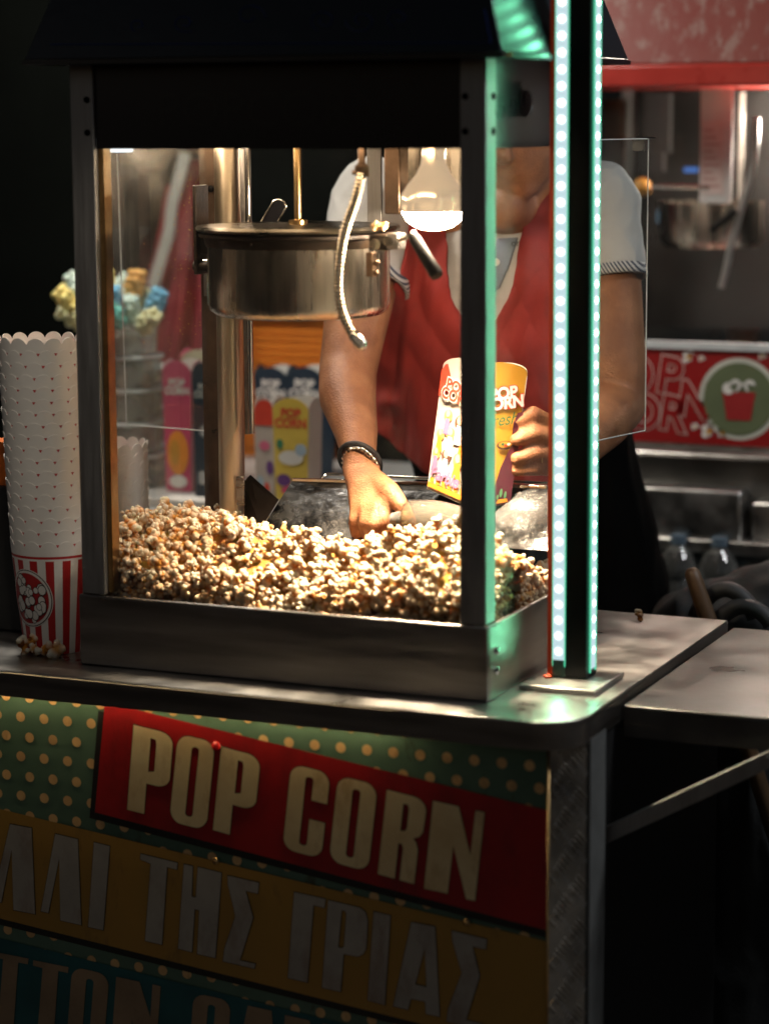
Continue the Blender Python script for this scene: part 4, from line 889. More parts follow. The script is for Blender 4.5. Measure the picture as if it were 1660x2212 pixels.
# apron: cloth laid over the front of shirt and trousers
def bvh(mes):
    vs, fs, k = [], [], 0
    for me, o in mes:
        O = ORG[o.name] if False else Vector((0, 0, 0))
        vs += [v.co+ORG[sel.name] for v in me.vertices]; fs += [tuple(i+k for i in p.vertices) for p in me.polygons]; k += len(me.vertices)
    return BVHTree.FromPolygons(vs, fs)
T = bvh([(shirt.data, shirt), (trous.data, trous)])
def inpoly(x, y, P):
    c = False; j = len(P)-1
    for i in range(len(P)):
        if (P[i][1] > y) != (P[j][1] > y) and x < (P[j][0]-P[i][0])*(y-P[i][1])/(P[j][1]-P[i][1])+P[i][0]: c = not c
        j = i
    return c
def drape(name, poly_px, Yref, m, parent, lift_=.006, thick=.0025, folds=0, step=.003, smooth_n=25, seed=0, hang=None):
    P = [(aY(x, y, Yref).x, aY(x, y, Yref).z) for x, y in poly_px]
    # the outline is drawn on the sight plane at Yref; shoot from the camera side
    x0, x1, z0, z1_ = min(p[0] for p in P)-.01, max(p[0] for p in P)+.01, min(p[1] for p in P)-.01, max(p[1] for p in P)+.01
    nx, nz = int((x1-x0)/step)+1, int((z1_-z0)/step)+1; Yv = np.full((nx, nz), np.nan)
    for i in range(nx):
        for j in range(nz):
            o = Vector((x0+i*step, Yref, z0+j*step)); dr = (o-CAM).normalized(); h = T.ray_cast(CAM, dr)
            if h[0] is not None: Yv[i, j] = h[0].y
    fin = np.nanmedian(Yv)
    for it in range(400):          # fill where nothing was hit
        bad = np.isnan(Yv)
        if not bad.any(): break
        acc = np.zeros_like(Yv); cnt = np.zeros_like(Yv)
        for dx, dy in ((1, 0), (-1, 0), (0, 1), (0, -1)):
            s_ = np.roll(Yv, (dx, dy), (0, 1)); ok = ~np.isnan(s_); acc[ok] += s_[ok]; cnt += ok
        g = bad & (cnt > 0); Yv[g] = acc[g]/cnt[g]
    for it in range(smooth_n):
        Pd = np.pad(Yv, 1, 'edge'); av = (Pd[2:, 1:-1]+Pd[:-2, 1:-1]+Pd[1:-1, 2:]+Pd[1:-1, :-2])/4; Yv = np.minimum(av, Yv)*.5+av*.5
    V = []; idx = -np.ones((nx, nz), int)
    for i in range(nx):
        for j in range(nz):
            x, z = x0+i*step, z0+j*step
            if inpoly(x, z, P):
                o = Vector((x, Yref, z)); dr = (o-CAM); k = (Yv[i, j]-lift_-CAM.y)/dr.y; p = CAM+dr*k
                if folds: p.y -= folds*(abs(noise.noise(Vector((p.x*13+seed+p.z*4, p.z*3.2, seed)))) * 1.6 + .6*abs(noise.noise(Vector((p.x*28-p.z*9, p.z*7, seed+4)))))
                idx[i, j] = len(V); V.append(p)
    Fc = [(idx[i, j], idx[i+1, j], idx[i+1, j+1], idx[i, j+1]) for i in range(nx-1) for j in range(nz-1) if min(idx[i, j], idx[i+1, j], idx[i+1, j+1], idx[i, j+1]) >= 0]
    me = bpy.data.meshes.new(name); me.from_pydata([tuple(v) for v in V], [], [tuple(int(k) for k in f) for f in Fc]); me.update()
    bm = bmesh.new(); bm.from_mesh(me)
    for _ in range(6):
        bv = [v for v in bm.verts if v.is_boundary and len(v.link_edges) >= 2]; new = {}
        for v in bv:
            nb = [e.other_vert(v).co for e in v.link_edges if e.is_boundary]
            if len(nb) == 2: new[v] = v.co*.5+(nb[0]+nb[1])*.25
        for v, c in new.items(): v.co = c
    bm.to_mesh(me); bm.free(); me.shade_smooth()
    o = link(name, me, m, parent); sd = o.modifiers.new('t', 'SOLIDIFY'); sd.thickness = thick; sd.offset = 1; return o
ap = [(905, 380), (955, 380), (968, 480), (975, 600), (985, 650), (1010, 685), (1050, 700), (1075, 685), (1100, 640), (1122, 570), (1135, 480), (1140, 400), (1150, 380), (1215, 380), (1228, 500), (1240, 640), (1262, 750), (1275, 900), (1280, 1080), (1285, 1160), (1060, 1110), (1000, 1062), (930, 1015), (870, 975), (806, 925), (798, 870), (806, 780), (822, 700), (836, 640), (862, 590), (890, 500)]
apron = drape('apron', ap, .64, red_cloth, sel, .008, .0025, folds=.020, seed=1)
# placket and buttons of the polo
pk = [(1136, 395), (1134, 450), (1122, 510), (1104, 570), (1080, 625), (1058, 645), (1048, 600), (1062, 540), (1078, 500), (1104, 455), (1122, 410)]
plk = drape('placket', pk, .64, placket_m, shirt, .0035, .0015, seed=3)
for px, py in ((1097, 490), (1074, 566), (1062, 625)):
    h = T.ray_cast(CAM, (aY(px, py, .64)-CAM).normalized())
    if h[0] is not None: MB().lathe([(0, 0), (.0055, 0), (.0055, .0015), (.004, .002), (0, .0018)], h[0]+Vector((0, -.006, 0)), 16, (.1, -1, .1)).build('button', paper_white, plk, smooth=True)
h = T.ray_cast(CAM, (aY(1118, 525, .64)-CAM).normalized())
if h[0] is not None:
    mt = plane_mtx(h[0]+Vector((0, -.008, 0)), (1, .1, 0), (.15, 0, 1)); text('lettering', 'on', .014, mt, black_matt, shirt)
# bracelets on the right wrist
ax = (RW-RE).normalized(); w0 = RE.lerp(RW, .93)
def band(c, ax, r, t, m, nm, sx=1.0):
    a = ax.orthogonal().normalized(); b_ = ax.cross(a); pts = [c+(a*cos(q)+b_*sin(q))*r for q in [2*pi*i/40 for i in range(41)]]
    return MB().tube(pts, t, 10, False).build(nm, m, sel, smooth='all')
tilt = (ax+Vector((-.45, -.1, .1))).normalized(); tilt2 = (ax+Vector((-.6, -.1, .3))).normalized()
band(w0, tilt, .0295, .0042, mat('black braided cord', (.012, .010, .010), .6, bump=.8, bscale=500), 'bracelet')
bw = w0+ax*.014; band(bw, tilt2, .0285, .0018, mat('brown leather band', (.05, .02, .012), .5), 'bracelet')
a = tilt2.orthogonal().normalized(); b_ = tilt2.cross(a); bb = MB()
for i in range(26): q = 2*pi*i/26; bb.sphere(bw+(a*cos(q)+b_*sin(q))*.0295, .0026 if i % 3 else .0036, 6)
bb.build('bracelet_beads', chrome, sel, smooth='all')
# ring
MB().tube([lk[2].lerp(P_(*lt[2][0]), .45)+Vector((0, 0, 0))+(Vector((0, 0, 1))*cos(q)+Vector((.3, -1, 0)).normalized()*sin(q))*.0128 for q in [2*pi*i/24 for i in range(25)]], .0012, 8, False).build('finger_ring', brass, sel, smooth='all')
# ---------------------------------------------------------------- scoop in the hand
s0 = P_(905, 1118, .235)
scoop = thing('popcorn_scoop', 'clear plastic popcorn scoop half buried in the heap under the hand', 'scoop', tuple(s0))
b = MB(); ax_ = Vector((.95, -.12, -.18)).normalized(); o0 = P_(878, 1118, .225); V = []; nn_ = 20
for i in range(14):
    t = i/13; c = o0+ax_*(.085*t); rad = .026+.013*sin(pi*min(1, t*1.1)*.6); z0_ = 0
    for j in range(nn_+1):
        a = radians(-30+240*j/nn_); V.append(c+Vector((0, -1, .1)).normalized()*rad*cos(a)*.9+Vector((.1, 0, 1)).normalized()*rad*sin(a)*.9)
fs = [(i*(nn_+1)+j, i*(nn_+1)+j+1, (i+1)*(nn_+1)+j+1, (i+1)*(nn_+1)+j) for i in range(13) for j in range(nn_)]
b.add(V, fs); so = b.build('bowl', mat('scoop plastic', (.55, .42, .24), .15, 0, .2, 20, spec=.8), scoop, smooth='all'); sd = so.modifiers.new('t', 'SOLIDIFY'); sd.thickness = .0015
so.data.materials[0] = clear('scoop clear plastic', (.72, .60, .40), haze=.05, refl=1.6)
MB().tube([o0, P_(842, 1120, .262), P_(812, 1150, .275)], .009, 12).build('handle', clear_plastic, scoop, smooth='all')
# ---------------------------------------------------------------- the popcorn box in the other hand
YB_ = .44
cor_t, cor_b = P_(1040, 805, .272), P_(1020, 1100, .28)         # the edge towards the camera
lt_, lb_ = P_(955, 800, .31), P_(922, 1056, .312)
rt_, rb_ = P_(1138, 815, .32), P_(1100, 1088, .316)
bt_ = lt_+(rt_-cor_t); bb_ = lb_+(rb_-cor_b)
box = thing('popcorn_box', 'open yellow and white printed popcorn box held in the hand of the seller', 'popcorn box', tuple((lb_+rb_)/2))
def lobe(a, b, up, h, n=16): # rounded top between a and b
    L_ = (b-a); return [a+L_*(.5-.5*cos(pi*i/n)) + up*h*(sin(pi*i/n)**.55) for i in range(n+1)]
upv = ((cor_t-cor_b).normalized())
def panel_(nm, bl, br, tr_, tl, h, m, lab=None):
    poly = [bl, br]+list(reversed(lobe(tl, tr_, upv, h))); b = MB(); n_ = (br-bl).cross(tl-bl).normalized(); b.prism(poly, -n_*.0007); return b.build(nm, m, box, label=lab)
white_c = mat('printed white card', (.50, .43, .38), .5, 0, .05, 30); yel_c = mat('printed yellow card', (.60, .29, .025), .5, 0, .1, 20); plum = mat('plum print', (.10, .015, .03), .5, 0, .2, 20); red_c = mat('print red', (.70, .06, .03), .5)
fl = panel_('left_panel', lb_, cor_b, cor_t, lt_, .018, white_c, 'white printed side'); fr_ = panel_('right_panel', cor_b, rb_, rt_, cor_t, .016, yel_c, 'yellow printed side')
panel_('back_panel', rb_, bb_, bt_, rt_, .018, paper_white); panel_('back_panel', bb_, lb_, lt_, bt_, .016, paper_white)
MB().prism([lb_, cor_b, rb_, bb_], upv*.0007).build('bottom_panel', paper_white, box)
def face_uv(bl, br, tl):
    """(u,v) in 0..1 across the tapered face -> plane coords"""
    m = plane_mtx(bl, br-bl, tl-bl); inv = m.inverted(); return m, inv
def face_shapes(nm, bl, br, tr_, tl, shapes, m, parent, k):
    mt = plane_mtx(bl, br-bl, tl-bl, k+.0013); inv = mt.inverted(); out = []
    for sh in shapes:
        o_s = []
        for p in sh:
            q = []
            for u, v in p:
                w = (bl*(1-u)+br*u)*(1-v)+(tl*(1-u)+tr_*u)*v; w = inv @ w; q.append((w.x, w.y))
            o_s.append(q)
        out.append(o_s)
    return flat(nm, out, mt, m, parent)
def face_text(nm, bl, br, tr_, tl, s, u, v, size, m, parent, k, bold=0, shear=0, sx=1, grow=0):
    w = (bl*(1-u)+br*u)*(1-v)+(tl*(1-u)+tr_*u)*v; mt = plane_mtx(w, br-bl, tl-bl, k+.0013); return text(nm, s, size, mt, m, parent, bold=bold, shear=shear, sx=sx, grow=grow)
pink = mat('print pink', (.75, .16, .28), .5); skin_p = mat('print skin tone', (.72, .42, .28), .5); hair_y = mat('print blond', (.75, .45, .10), .5); hair_b = mat('print brown', (.12, .05, .03), .5); blue_p = mat('print pale blue', (.40, .52, .62), .5); org_p = mat('print orange', (.85, .30, .03), .5); green_p = mat('print green', (.05, .16, .06), .5)
Lf = (lb_, cor_b, cor_t, lt_); Rf = (cor_b, rb_, rt_, cor_t)
face_shapes('print_top', *Lf, [[[(.0, .79), (.35, .83), (.7, .79), (1, .83), (1, 1.0), (.93, 1.05), (.75, 1.07), (.25, 1.07), (.07, 1.05), (0, 1.0)]]], red_c, fl, .0004)
for (gr, mm, k) in ((.0014, paper_white, .0009), (0, red_c, .0013)):
    face_text('lettering', *Lf, 'POP', .42, .875, .021, mm, fl, k, bold=.0008, grow=gr, sx=.9); face_text('lettering', *Lf, 'CORN', .46, .795, .021, mm, fl, k, bold=.0008, grow=gr, sx=.9)
Rr = random.Random(5)
fig = [(.28, .66, .10), (.55, .62, .12), (.16, .50, .09), (.80, .60, .11), (.38, .52, .11), (.66, .48, .12), (.12, .34, .09), (.34, .34, .11), (.60, .33, .12), (.86, .36, .11)]
def lay(sel_, f): return [f(*g) for i, g in enumerate(fig) if sel_(i)]
face_shapes('figure_hair', *Lf, lay(lambda i: i % 2 == 0, lambda u, v, s: [circ(u, v-.02, s*.9, 16, s*.50)]), hair_y, fl, .0006)
face_shapes('figure_hair', *Lf, lay(lambda i: i % 2 == 1, lambda u, v, s: [circ(u, v-.02, s*.9, 16, s*.50)]), hair_b, fl, .0007)
face_shapes('figure_dress', *Lf, lay(lambda i: i % 3 == 0, lambda u, v, s: [[(u-s*.4, v-.04), (u+s*.4, v-.04), (u+s*.8, v-.17), (u-s*.8, v-.17)]]), pink, fl, .0010)
face_shapes('figure_dress', *Lf, lay(lambda i: i % 3 == 1, lambda u, v, s: [[(u-s*.4, v-.04), (u+s*.4, v-.04), (u+s*.8, v-.19), (u-s*.8, v-.19)]]), blue_p, fl, .0011)
face_shapes('figure_dress', *Lf, lay(lambda i: i % 3 == 2, lambda u, v, s: [[(u-s*.4, v-.04), (u+s*.4, v-.04), (u+s*.8, v-.16), (u-s*.8, v-.16)]]), org_p, fl, .0012)
face_shapes('figure_face', *Lf, lay(lambda i: True, lambda u, v, s: [circ(u, v, s*.45, 14, s*.30)]), skin_p, fl, .0014)
face_text('lettering', *Lf, 'Barbie', .36, .155, .024, pink, fl, .0018, bold=.0007, shear=.3, sx=.85)
face_shapes('print_bottom', *Lf, [[[(.02, .03), (.98, .03), (.98, .07), (.02, .07)]]]+[[[(.06+i*.13, .075), (.14+i*.13, .075), (.14+i*.13, .115), (.06+i*.13, .115)]] for i in range(7)], org_p, fl, .0010)
face_shapes('print_bottom', *Rf, [[[(0, 0), (1, 0), (1, .58), (.80, .66), (.80, .45), (.62, .30), (.50, .12), (.0, .0)]], [[(.80, .60), (1, .62), (1, .74), (.86, .72)]]], plum, fr_, .0004)
for (gr, mm, k) in ((.0012, red_c, .0009), (0, paper_white, .0013)):
    face_text('lettering', *Rf, 'POP', .50, .86, .022, mm, fr_, k, bold=.0009, grow=gr, sx=.95); face_text('lettering', *Rf, 'CORN', .50, .785, .022, mm, fr_, k, bold=.0009, grow=gr, sx=.95)
face_text('lettering', *Rf, 'Fresh', .50, .66, .023, green_p, fr_, .0010, shear=.35, sx=.9)
face_shapes('print_bowl', *Rf, [[circ(.66, .47, .20, 20, .035)]], hair_b, fr_, .0008); face_shapes('print_bowl', *Rf, [[circ(.66, .476, .16, 20, .024)]], yel_c, fr_, .0012)
for cx, cy, mm in ((.60, .48, green_p), (.68, .47, red_c), (.74, .48, paper_white)): face_shapes('print_bowl', *Rf, [[circ(cx, cy, .04, 12, .010)]], mm, fr_, .0016)
face_shapes('print_plant', *Rf, [[[(.60, .02), (.92, .02), (.88, .05), (.64, .05)]]], org_p, fr_, .0010); face_shapes('print_plant', *Rf, [[circ(.70, .10, .04, 12, .035)], [circ(.82, .08, .035, 12, .03)], [circ(.62, .07, .03, 12, .02)]], mat('cactus green', (.12, .30, .14), .5), fr_, .0012)
# ---------------------------------------------------------------- behind, to the left: table with tubs, sweets and printed boxes
TZ = .095; TYF = .62
table = thing('back_table', 'low white topped steel table behind the cart with boxes and tubs on it', 'table', (-.85, .95, -Z0))
tb = MB(); tb.box(-1.45, -.30, TYF, 1.25, TZ-.02, TZ).build('table_top', mat('worn white top', (.42, .42, .40), .35, .2, .25, 12), table, bevel=.003)
for x in (-1.42, -.34):
    for y in (TYF+.03, 1.2): MB().box(x-.015, x+.015, y-.015, y+.015, -Z0+.001, TZ-.0205).build('leg', steel_dark, table)
MB().box(-1.40, -.36, TYF+.01, TYF+.012, TZ-.14, TZ-.021).build('apron_panel', smudged, table)
# white flat tray
q = aY(405, 1022, .66); t = thing('flat_tray', 'pale flat tray lying in front of the pink and black popcorn boxes', 'tray', (q.x, .70, TZ+.001)); 
MB().box(q.x-.07, q.x+.05, .655, .74, TZ+.001, TZ+.005).box(q.x-.07, q.x+.05, .652, .655, TZ+.001, TZ+.012).build('tray_body', paper_white, t, bevel=.001)
# stacked clear tubs
tubs = []
def tub(cx, cy, z, r, h, lab, mc, kind):
    t = thing('clear_tub', lab, 'plastic tub', (cx, cy, z), 'clear tubs stacked behind the machine')
    MB().lathe([(0, .001), (r*.9, .001), (r, h*.92), (r*.97, h*.92), (r*.87, .003), (0, .003)], (cx, cy, z), 32).build('tub_wall', clear_plastic, t, smooth=True)
    lidm = MB().lathe([(0, h*.925), (r*1.04, h*.925), (r*1.06, h*.96), (r*1.04, h), (r*.9, h), (r*.88, h*.97), (0, h*.97)], (cx, cy, z), 32).build('lid', mat('milky lid', (.62, .66, .64), .3, 0, .1, 20), t, smooth=True)
    b = MB(); rr = random.Random(int(z*1000))
    for i in range(34):
        a, q_ = rr.uniform(0, 2*pi), sqrt(rr.random())*r*.72; b.sphere((cx+q_*cos(a), cy+q_*sin(a), z+rr.uniform(.012, h*.78)), rr.uniform(.007, .012), 5)
    tag(b.build('sweets', mc, t, smooth='all'), kind='stuff')
cm = [mat('pale yellow sweets', (.62, .55, .28), .5, 0, .3, 60, c2=(.5, .55, .5)), mat('pale white sweets', (.62, .62, .56), .5, 0, .3, 60, c2=(.5, .35, .25)), mat('tan sweets', (.5, .42, .28), .5, 0, .3, 60)]
q = aY(283, 900, .84); h = .068
names = ['lowest clear tub of sweets in the stack left of the pink box', 'second clear tub of sweets from the table in the stack behind the glass', 'third clear tub of sweets from the table in the stack behind the glass', 'topmost clear tub of sweets, right under the pastel lollipops']
zt_ = aY(283, 765, .84).z; n4 = 4; h = (zt_-TZ)/n4
for i in range(4): tub(q.x, .84, TZ+.0005+i*h, .054, h-.001, names[i], cm[i % 3], 0)
q2 = aY(362, 920, .93); h2 = (aY(362, 790, .93).z-TZ)/3
for i in range(3): tub(q2.x-.02, .93, TZ+.0005+i*h2, .040, h2-.001, ['lowest', 'middle', 'topmost'][i]+' brownish narrow tub of sweets just behind the left edge of the pink box', cm[2], 0)
# pastel lollipops standing in a jar on the tubs
jar = thing('sweet_jar', 'wide clear jar on the tubs holding the pastel lollipops', 'jar', (q.x, .84, zt_+.001))
MB().lathe([(0, .001), (.046, .001), (.05, .05), (.048, .05), (.043, .004), (0, .004)], (q.x, .84, zt_+.001), 32).build('jar_wall', clear_plastic, jar, smooth=True)
MB().lathe([(0, .004), (.042, .004), (.045, .03), (0, .03)], (q.x, .84, zt_+.001), 32).build('jar_filling', cm[1], jar, smooth=True)
cols = {'yellow': (.80, .66, .22), 'white': (.62, .74, .66), 'blue': (.14, .42, .62), 'teal': (.08, .42, .36), 'orange': (.85, .45, .12), 'cream': (.72, .70, .42)}
cmat = {k: mat(k+' candy', v, .6, 0, .12, 40, sss=.1) for k, v in cols.items()}
LP_ = [((135, 640), .80, 'yellow', 'yellow lollipop sticking out furthest left, left of the front post'), ((165, 610), .86, 'white', 'pale white lollipop partly behind the front left post'), ((228, 605), .84, 'yellow', 'yellow lollipop just right of the front left post'),
       ((243, 640), .80, 'blue', 'blue lollipop close to the right side of the post'), ((240, 675), .78, 'teal', 'teal lollipop below the blue one beside the post'), ((268, 612), .90, 'white', 'pale white lollipop between the yellow and the orange ones'),
       ((292, 604), .84, 'orange', 'orange lollipop topping the bunch'), ((285, 660), .82, 'white', 'big white lollipop in the middle of the bunch'), ((322, 690), .80, 'cream', 'cream lollipop low on the right of the bunch'), ((342, 645), .84, 'blue', 'blue lollipop furthest right in the bunch'), ((318, 645), .86, 'cream', 'cream lollipop on the right in front of the blue one'),
       ((150, 680), .84, 'cream', 'cream lollipop low on the left beside the cup stack'), ((222, 700), .90, 'white', 'pale lollipop low behind the post')]
for (px, py), Y, colr, lab in LP_:
    c = aY(px, py, Y); root = Vector((q.x+(c.x-q.x)*.25, .84, zt_+.012)); lo = thing('lollipop', lab, 'lollipop', tuple(root), 'pastel lollipops bunched in the jar')
    rr = random.Random(px*7+py); b = MB(); dr = (c-root).normalized()
    for k in range(4):
        cc = c-dr*(k*.011-.010)+Vector((rr.uniform(-.004, .004), rr.uniform(-.004, .004), 0)); n5 = 5
        for j in range(n5):
            a = 2*pi*j/n5+k*.6; o1 = dr.orthogonal().normalized(); o2_ = dr.cross(o1); b.sphere(cc+(o1*cos(a)+o2_*sin(a))*.0095, .0085*(1-.12*abs(k-1.5)), 7)
    b.build('candy', cmat[colr], lo, smooth='all'); MB().tube([root, c-dr*.02], .002, 8).build('stick', paper_white, lo, smooth=True)
# printed popcorn boxes on the table
def small_box(px, wpx, ytop, Y, m_main, m_top, lab, extra=None, z=TZ, deep=.05, txt=True, tm=None):
    a, b_ = aY(px, ytop, Y), aY(px+wpx, ytop, Y); x0, x1, zt = a.x, b_.x, a.z; w = x1-x0
    t = thing('popcorn_box', lab, 'popcorn box', ((x0+x1)/2, Y+deep/2, z+.001), 'printed popcorn boxes on the back table')
    def pan(y, sgn, nm):
        bb, ins = MB(), w*.07
        arcp = [(x1-(x1-x0)*i/16, zt-.018+.018*sin(pi*i/16)**.6) for i in range(17)]
        bb.prism([(x0+ins, y, z+.001), (x1-ins, y, z+.001)]+[(x, y, zz) for x, zz in arcp], (0, sgn*.0008, 0)); return bb.build(nm, m_main, t)
    f = pan(Y, 1, 'front_panel'); pan(Y+deep, -1, 'back_panel').data.materials[0] = paper_white
    for s, xx in ((1, x0), (-1, x1)):
        arcp = [(Y+deep-deep*i/12, zt-.014+.014*sin(pi*i/12)**.6) for i in range(13)]
        MB().prism([(xx+s*w*.07, Y+.001, z+.001), (xx+s*w*.07, Y+deep-.001, z+.001)]+[(xx, yy, zz) for yy, zz in arcp], (-s*.0006, 0, 0)).build('side_panel', m_top, t)
    fm_ = plane_mtx(((x0+x1)/2, Y, z), (1, 0, 0), (0, 0, 1), .0004); H = zt-z
    if tm is None: tm = paper_white
    text('lettering', 'POP\nCORN', w*.30, fm_ @ Matrix.Translation((0, H*.80, 0)), tm, f, bold=.0008)
    if extra:
        for nm, shs, mm, k in extra(w, H): flat(nm, shs, fm_ @ Matrix.Translation((0, 0, k)), mm, f)
    return t
navy = mat('navy print', (.012, .03, .05), .5); pk_m = mat('box pink', (.60, .07, .16), .5, 0, .1, 20); purple = mat('print purple', (.14, .04, .22), .5)
def ex_pink(w, H): return [('print_shape', [[circ(0, H*.30, w*.38, 20, H*.17)]], org_p, .0005), ('print_shape', [[circ(-.1*w, H*.30, w*.16, 16, H*.10)]], yel_c, .0009), ('print_shape', [[circ(0, H*.08, w*.32, 16, H*.05)]], paper_white, .0007)]
def ex_black(w, H): return [('print_shape', [[circ(0, H*.5, w*.25, 20, H*.05)], [rrect(-w*.3, H*.1, w*.3, H*.2, .004)]], mat('print dim white', (.4, .42, .42), .5), .0005)]
def ex_white(w, H): return [('print_top', [[[(-w*.48, H*.72)]+[(w*.48, H*.72)]+[(w*.48*cos(pi*i/16), H*.86+H*.12*sin(pi*i/16)) for i in range(17)]]], red_c, .0002), ('print_shape', [[circ(0, H*.52, w*.26, 20, H*.05)]], pink, .0005), ('print_shape', [[circ(w*.25, H*.3, w*.18, 20, H*.07)]], purple, .0006), ('print_shape', [[circ(-w*.22, H*.14, w*.16, 20, H*.08)]], blue_p, .0005), ('print_shape', [[circ(w*.1, H*.1, w*.13, 20, H*.05)]], red_c, .0007)]
def ex_yel(w, H): return [('print_shape', [[circ(0, H*.42, w*.34, 20, H*.07)]], paper_white, .0005), ('print_shape', [[circ(w*.28, H*.5, w*.16, 20, H*.06)]], blue_p, .0006), ('print_shape', [[circ(-w*.3, H*.55, w*.1, 12, H*.05)]], mat('print leaf', (.05, .25, .12), .5), .0006), ('print_shape', [[circ(-w*.2, H*.2, w*.2, 20, H*.06)], [circ(w*.26, H*.16, w*.16, 20, H*.05)]], purple, .0007), ('print_shape', [[circ(0, H*.1, w*.28, 20, H*.05)]], pk_m, .0008)]
small_box(350, 62, 778, .80, pk_m, mat('pale pink card', (.7, .4, .4), .5), 'pink popcorn box on the table behind the glass', ex_pink)
small_box(414, 58, 786, .76, navy, navy, 'black popcorn box right next to the pink one', ex_black, tm=mat('print white dim', (.5, .52, .5), .5))
small_box(548, 72, 792, 1.02, navy, navy, 'navy popcorn box at the back, left of two', ex_black); small_box(618, 78, 792, 1.02, navy, navy, 'navy popcorn box at the back, right one next to the seller\'s arm', ex_black)
small_box(548, 44, 858, .80, white_c, white_c, 'white popcorn box with red top right of the steel column', ex_white, tm=paper_white)
small_box(588, 78, 858, .78, mat('box yellow', (.72, .52, .08), .5, 0, .1, 20), white_c, 'yellow popcorn box between the column and the arm', ex_yel, tm=red_c)
small_box(390, 70, 754, .90, mat('pale print card', (.55, .5, .35), .5, 0, .2, 60), pk_m, 'pale topped popcorn box behind the pink and black ones', ex_pink)
# orange board, red post, red cloth for the reflection
a, b_, c_ = aY(470, 690, 1.22), aY(715, 690, 1.22), aY(600, 1000, 1.22)
ob = thing('orange_board', 'orange slatted board standing behind the printed boxes', 'board', ((a.x+b_.x)/2, 1.225, TZ+.001))
MB().box(a.x, b_.x, 1.22, 1.228, TZ+.001, a.z+.02).build('board_panel', orange_m, ob)
bs = MB(); z = TZ+.02
while z < a.z+.01: bs.box(a.x+.002, b_.x-.002, 1.2165, 1.2198, z, z+.009); z += .0135
bs.build('slats', orange_m, ob)
MB().box(a.x, b_.x, 1.20, 1.24, a.z+.0205, a.z+.035).build('board_rail', black_matt, ob)
a, b_ = aY(444, 640, 1.1), aY(462, 640, 1.1); rp = thing('red_post', 'bright red upright post behind the steel column', 'post', ((a.x+b_.x)/2, 1.11, TZ+.001))
MB().box(a.x, b_.x, 1.10, 1.12, TZ+.001, .62).build('post_body', red_paint, rp, bevel=.002)
MB().box(a.x-.01, b_.x+.01, 1.09, 1.13, .6205, .632).build('post_cap', black_matt, rp)
# modelled cloth in place of the seller's apron reflected in the acrylic door
ha = thing('apron_reflection', 'dark red apron shape with a pale strap, put in for a reflection in the glass', 'apron', tuple(aY(400, 400, 1.3)))
V = []; nx_, nz_ = 40, 60; outl = [(352, 430), (330, 520), (300, 640), (262, 760), (250, 960)]; outr = [(446, 320), (452, 480), (458, 640), (462, 780), (470, 960)]
def lerp_edge(E_, t):
    k = t*(len(E_)-1); i = min(int(k), len(E_)-2); f = k-i; return (E_[i][0]*(1-f)+E_[i+1][0]*f, E_[i][1]*(1-f)+E_[i+1][1]*f)
for j in range(nz_+1):
    l, r = lerp_edge(outl, j/nz_), lerp_edge(outr, j/nz_)
    for i in range(nx_+1):
        f = i/nx_; p = aY(l[0]*(1-f)+r[0]*f, l[1]*(1-f)+r[1]*f, 1.3); p.y += .02*sin(f*17+j*.05)+.012*sin(f*41+j*.1); V.append(p)
b = MB().add(V, [(j*(nx_+1)+i, j*(nx_+1)+i+1, (j+1)*(nx_+1)+i+1, (j+1)*(nx_+1)+i) for j in range(nz_) for i in range(nx_)]); b.build('cloth', mat('reflected red cloth', (.34, .035, .045), .8, 0, .4, 8), ha, smooth='all')
sp2 = [aY(x, y, 1.27) for x, y in ((400, 330), (388, 380), (372, 440), (366, 500), (348, 560), (330, 620))]
b = MB(); 
for i in range(len(sp2)-1): b.bar(sp2[i], sp2[i+1], .022, .003, (0, 1, 0))
b.build('strap', mat('pale strap', (.42, .40, .36), .8), ha)
b = MB(); b.tube([aY(425, 300, 1.32), aY(425, 240, 1.32), aY(425, 240, 1.42)], .004, 8); b.build('hook', chrome, ha)  # hook added to hold the modelled reflection
dk = thing('dark_partition', 'dark panelled partition at the back of the stall behind the red apron reflection', 'partition', (-.9, 1.45, -Z0))
MB().box(-1.9, -.40, 1.44, 1.46, -Z0+.001, 1.6).build('partition_panel', mat('partition black', (.004, .005, .004), .8, 0, .4, 4, spec=.05), dk)
MB().box(-1.9, -.40, 1.425, 1.4395, 1.2, 1.24).build('rail', black_matt, dk)
# left foreground edge: black stand beside the cups, orange packet
bx = thing('black_holder', 'black upright box holder left of the tall cup stack at the picture edge', 'holder', tuple(aZ(0, 1400, 0)+Vector((-.03, .13, 0))))
qq = aZ(0, 1395, 0); MB().box(qq.x-.10, qq.x+.022, .14, .20, .001, .20).build('holder_body', black_matt, bx, bevel=.003)
MB().box(qq.x-.09, qq.x+.012, .15, .19, .2005, .26).build('orange_packets', mat('orange packets', (.8, .18, .02), .5, 0, .4, 50), bx)
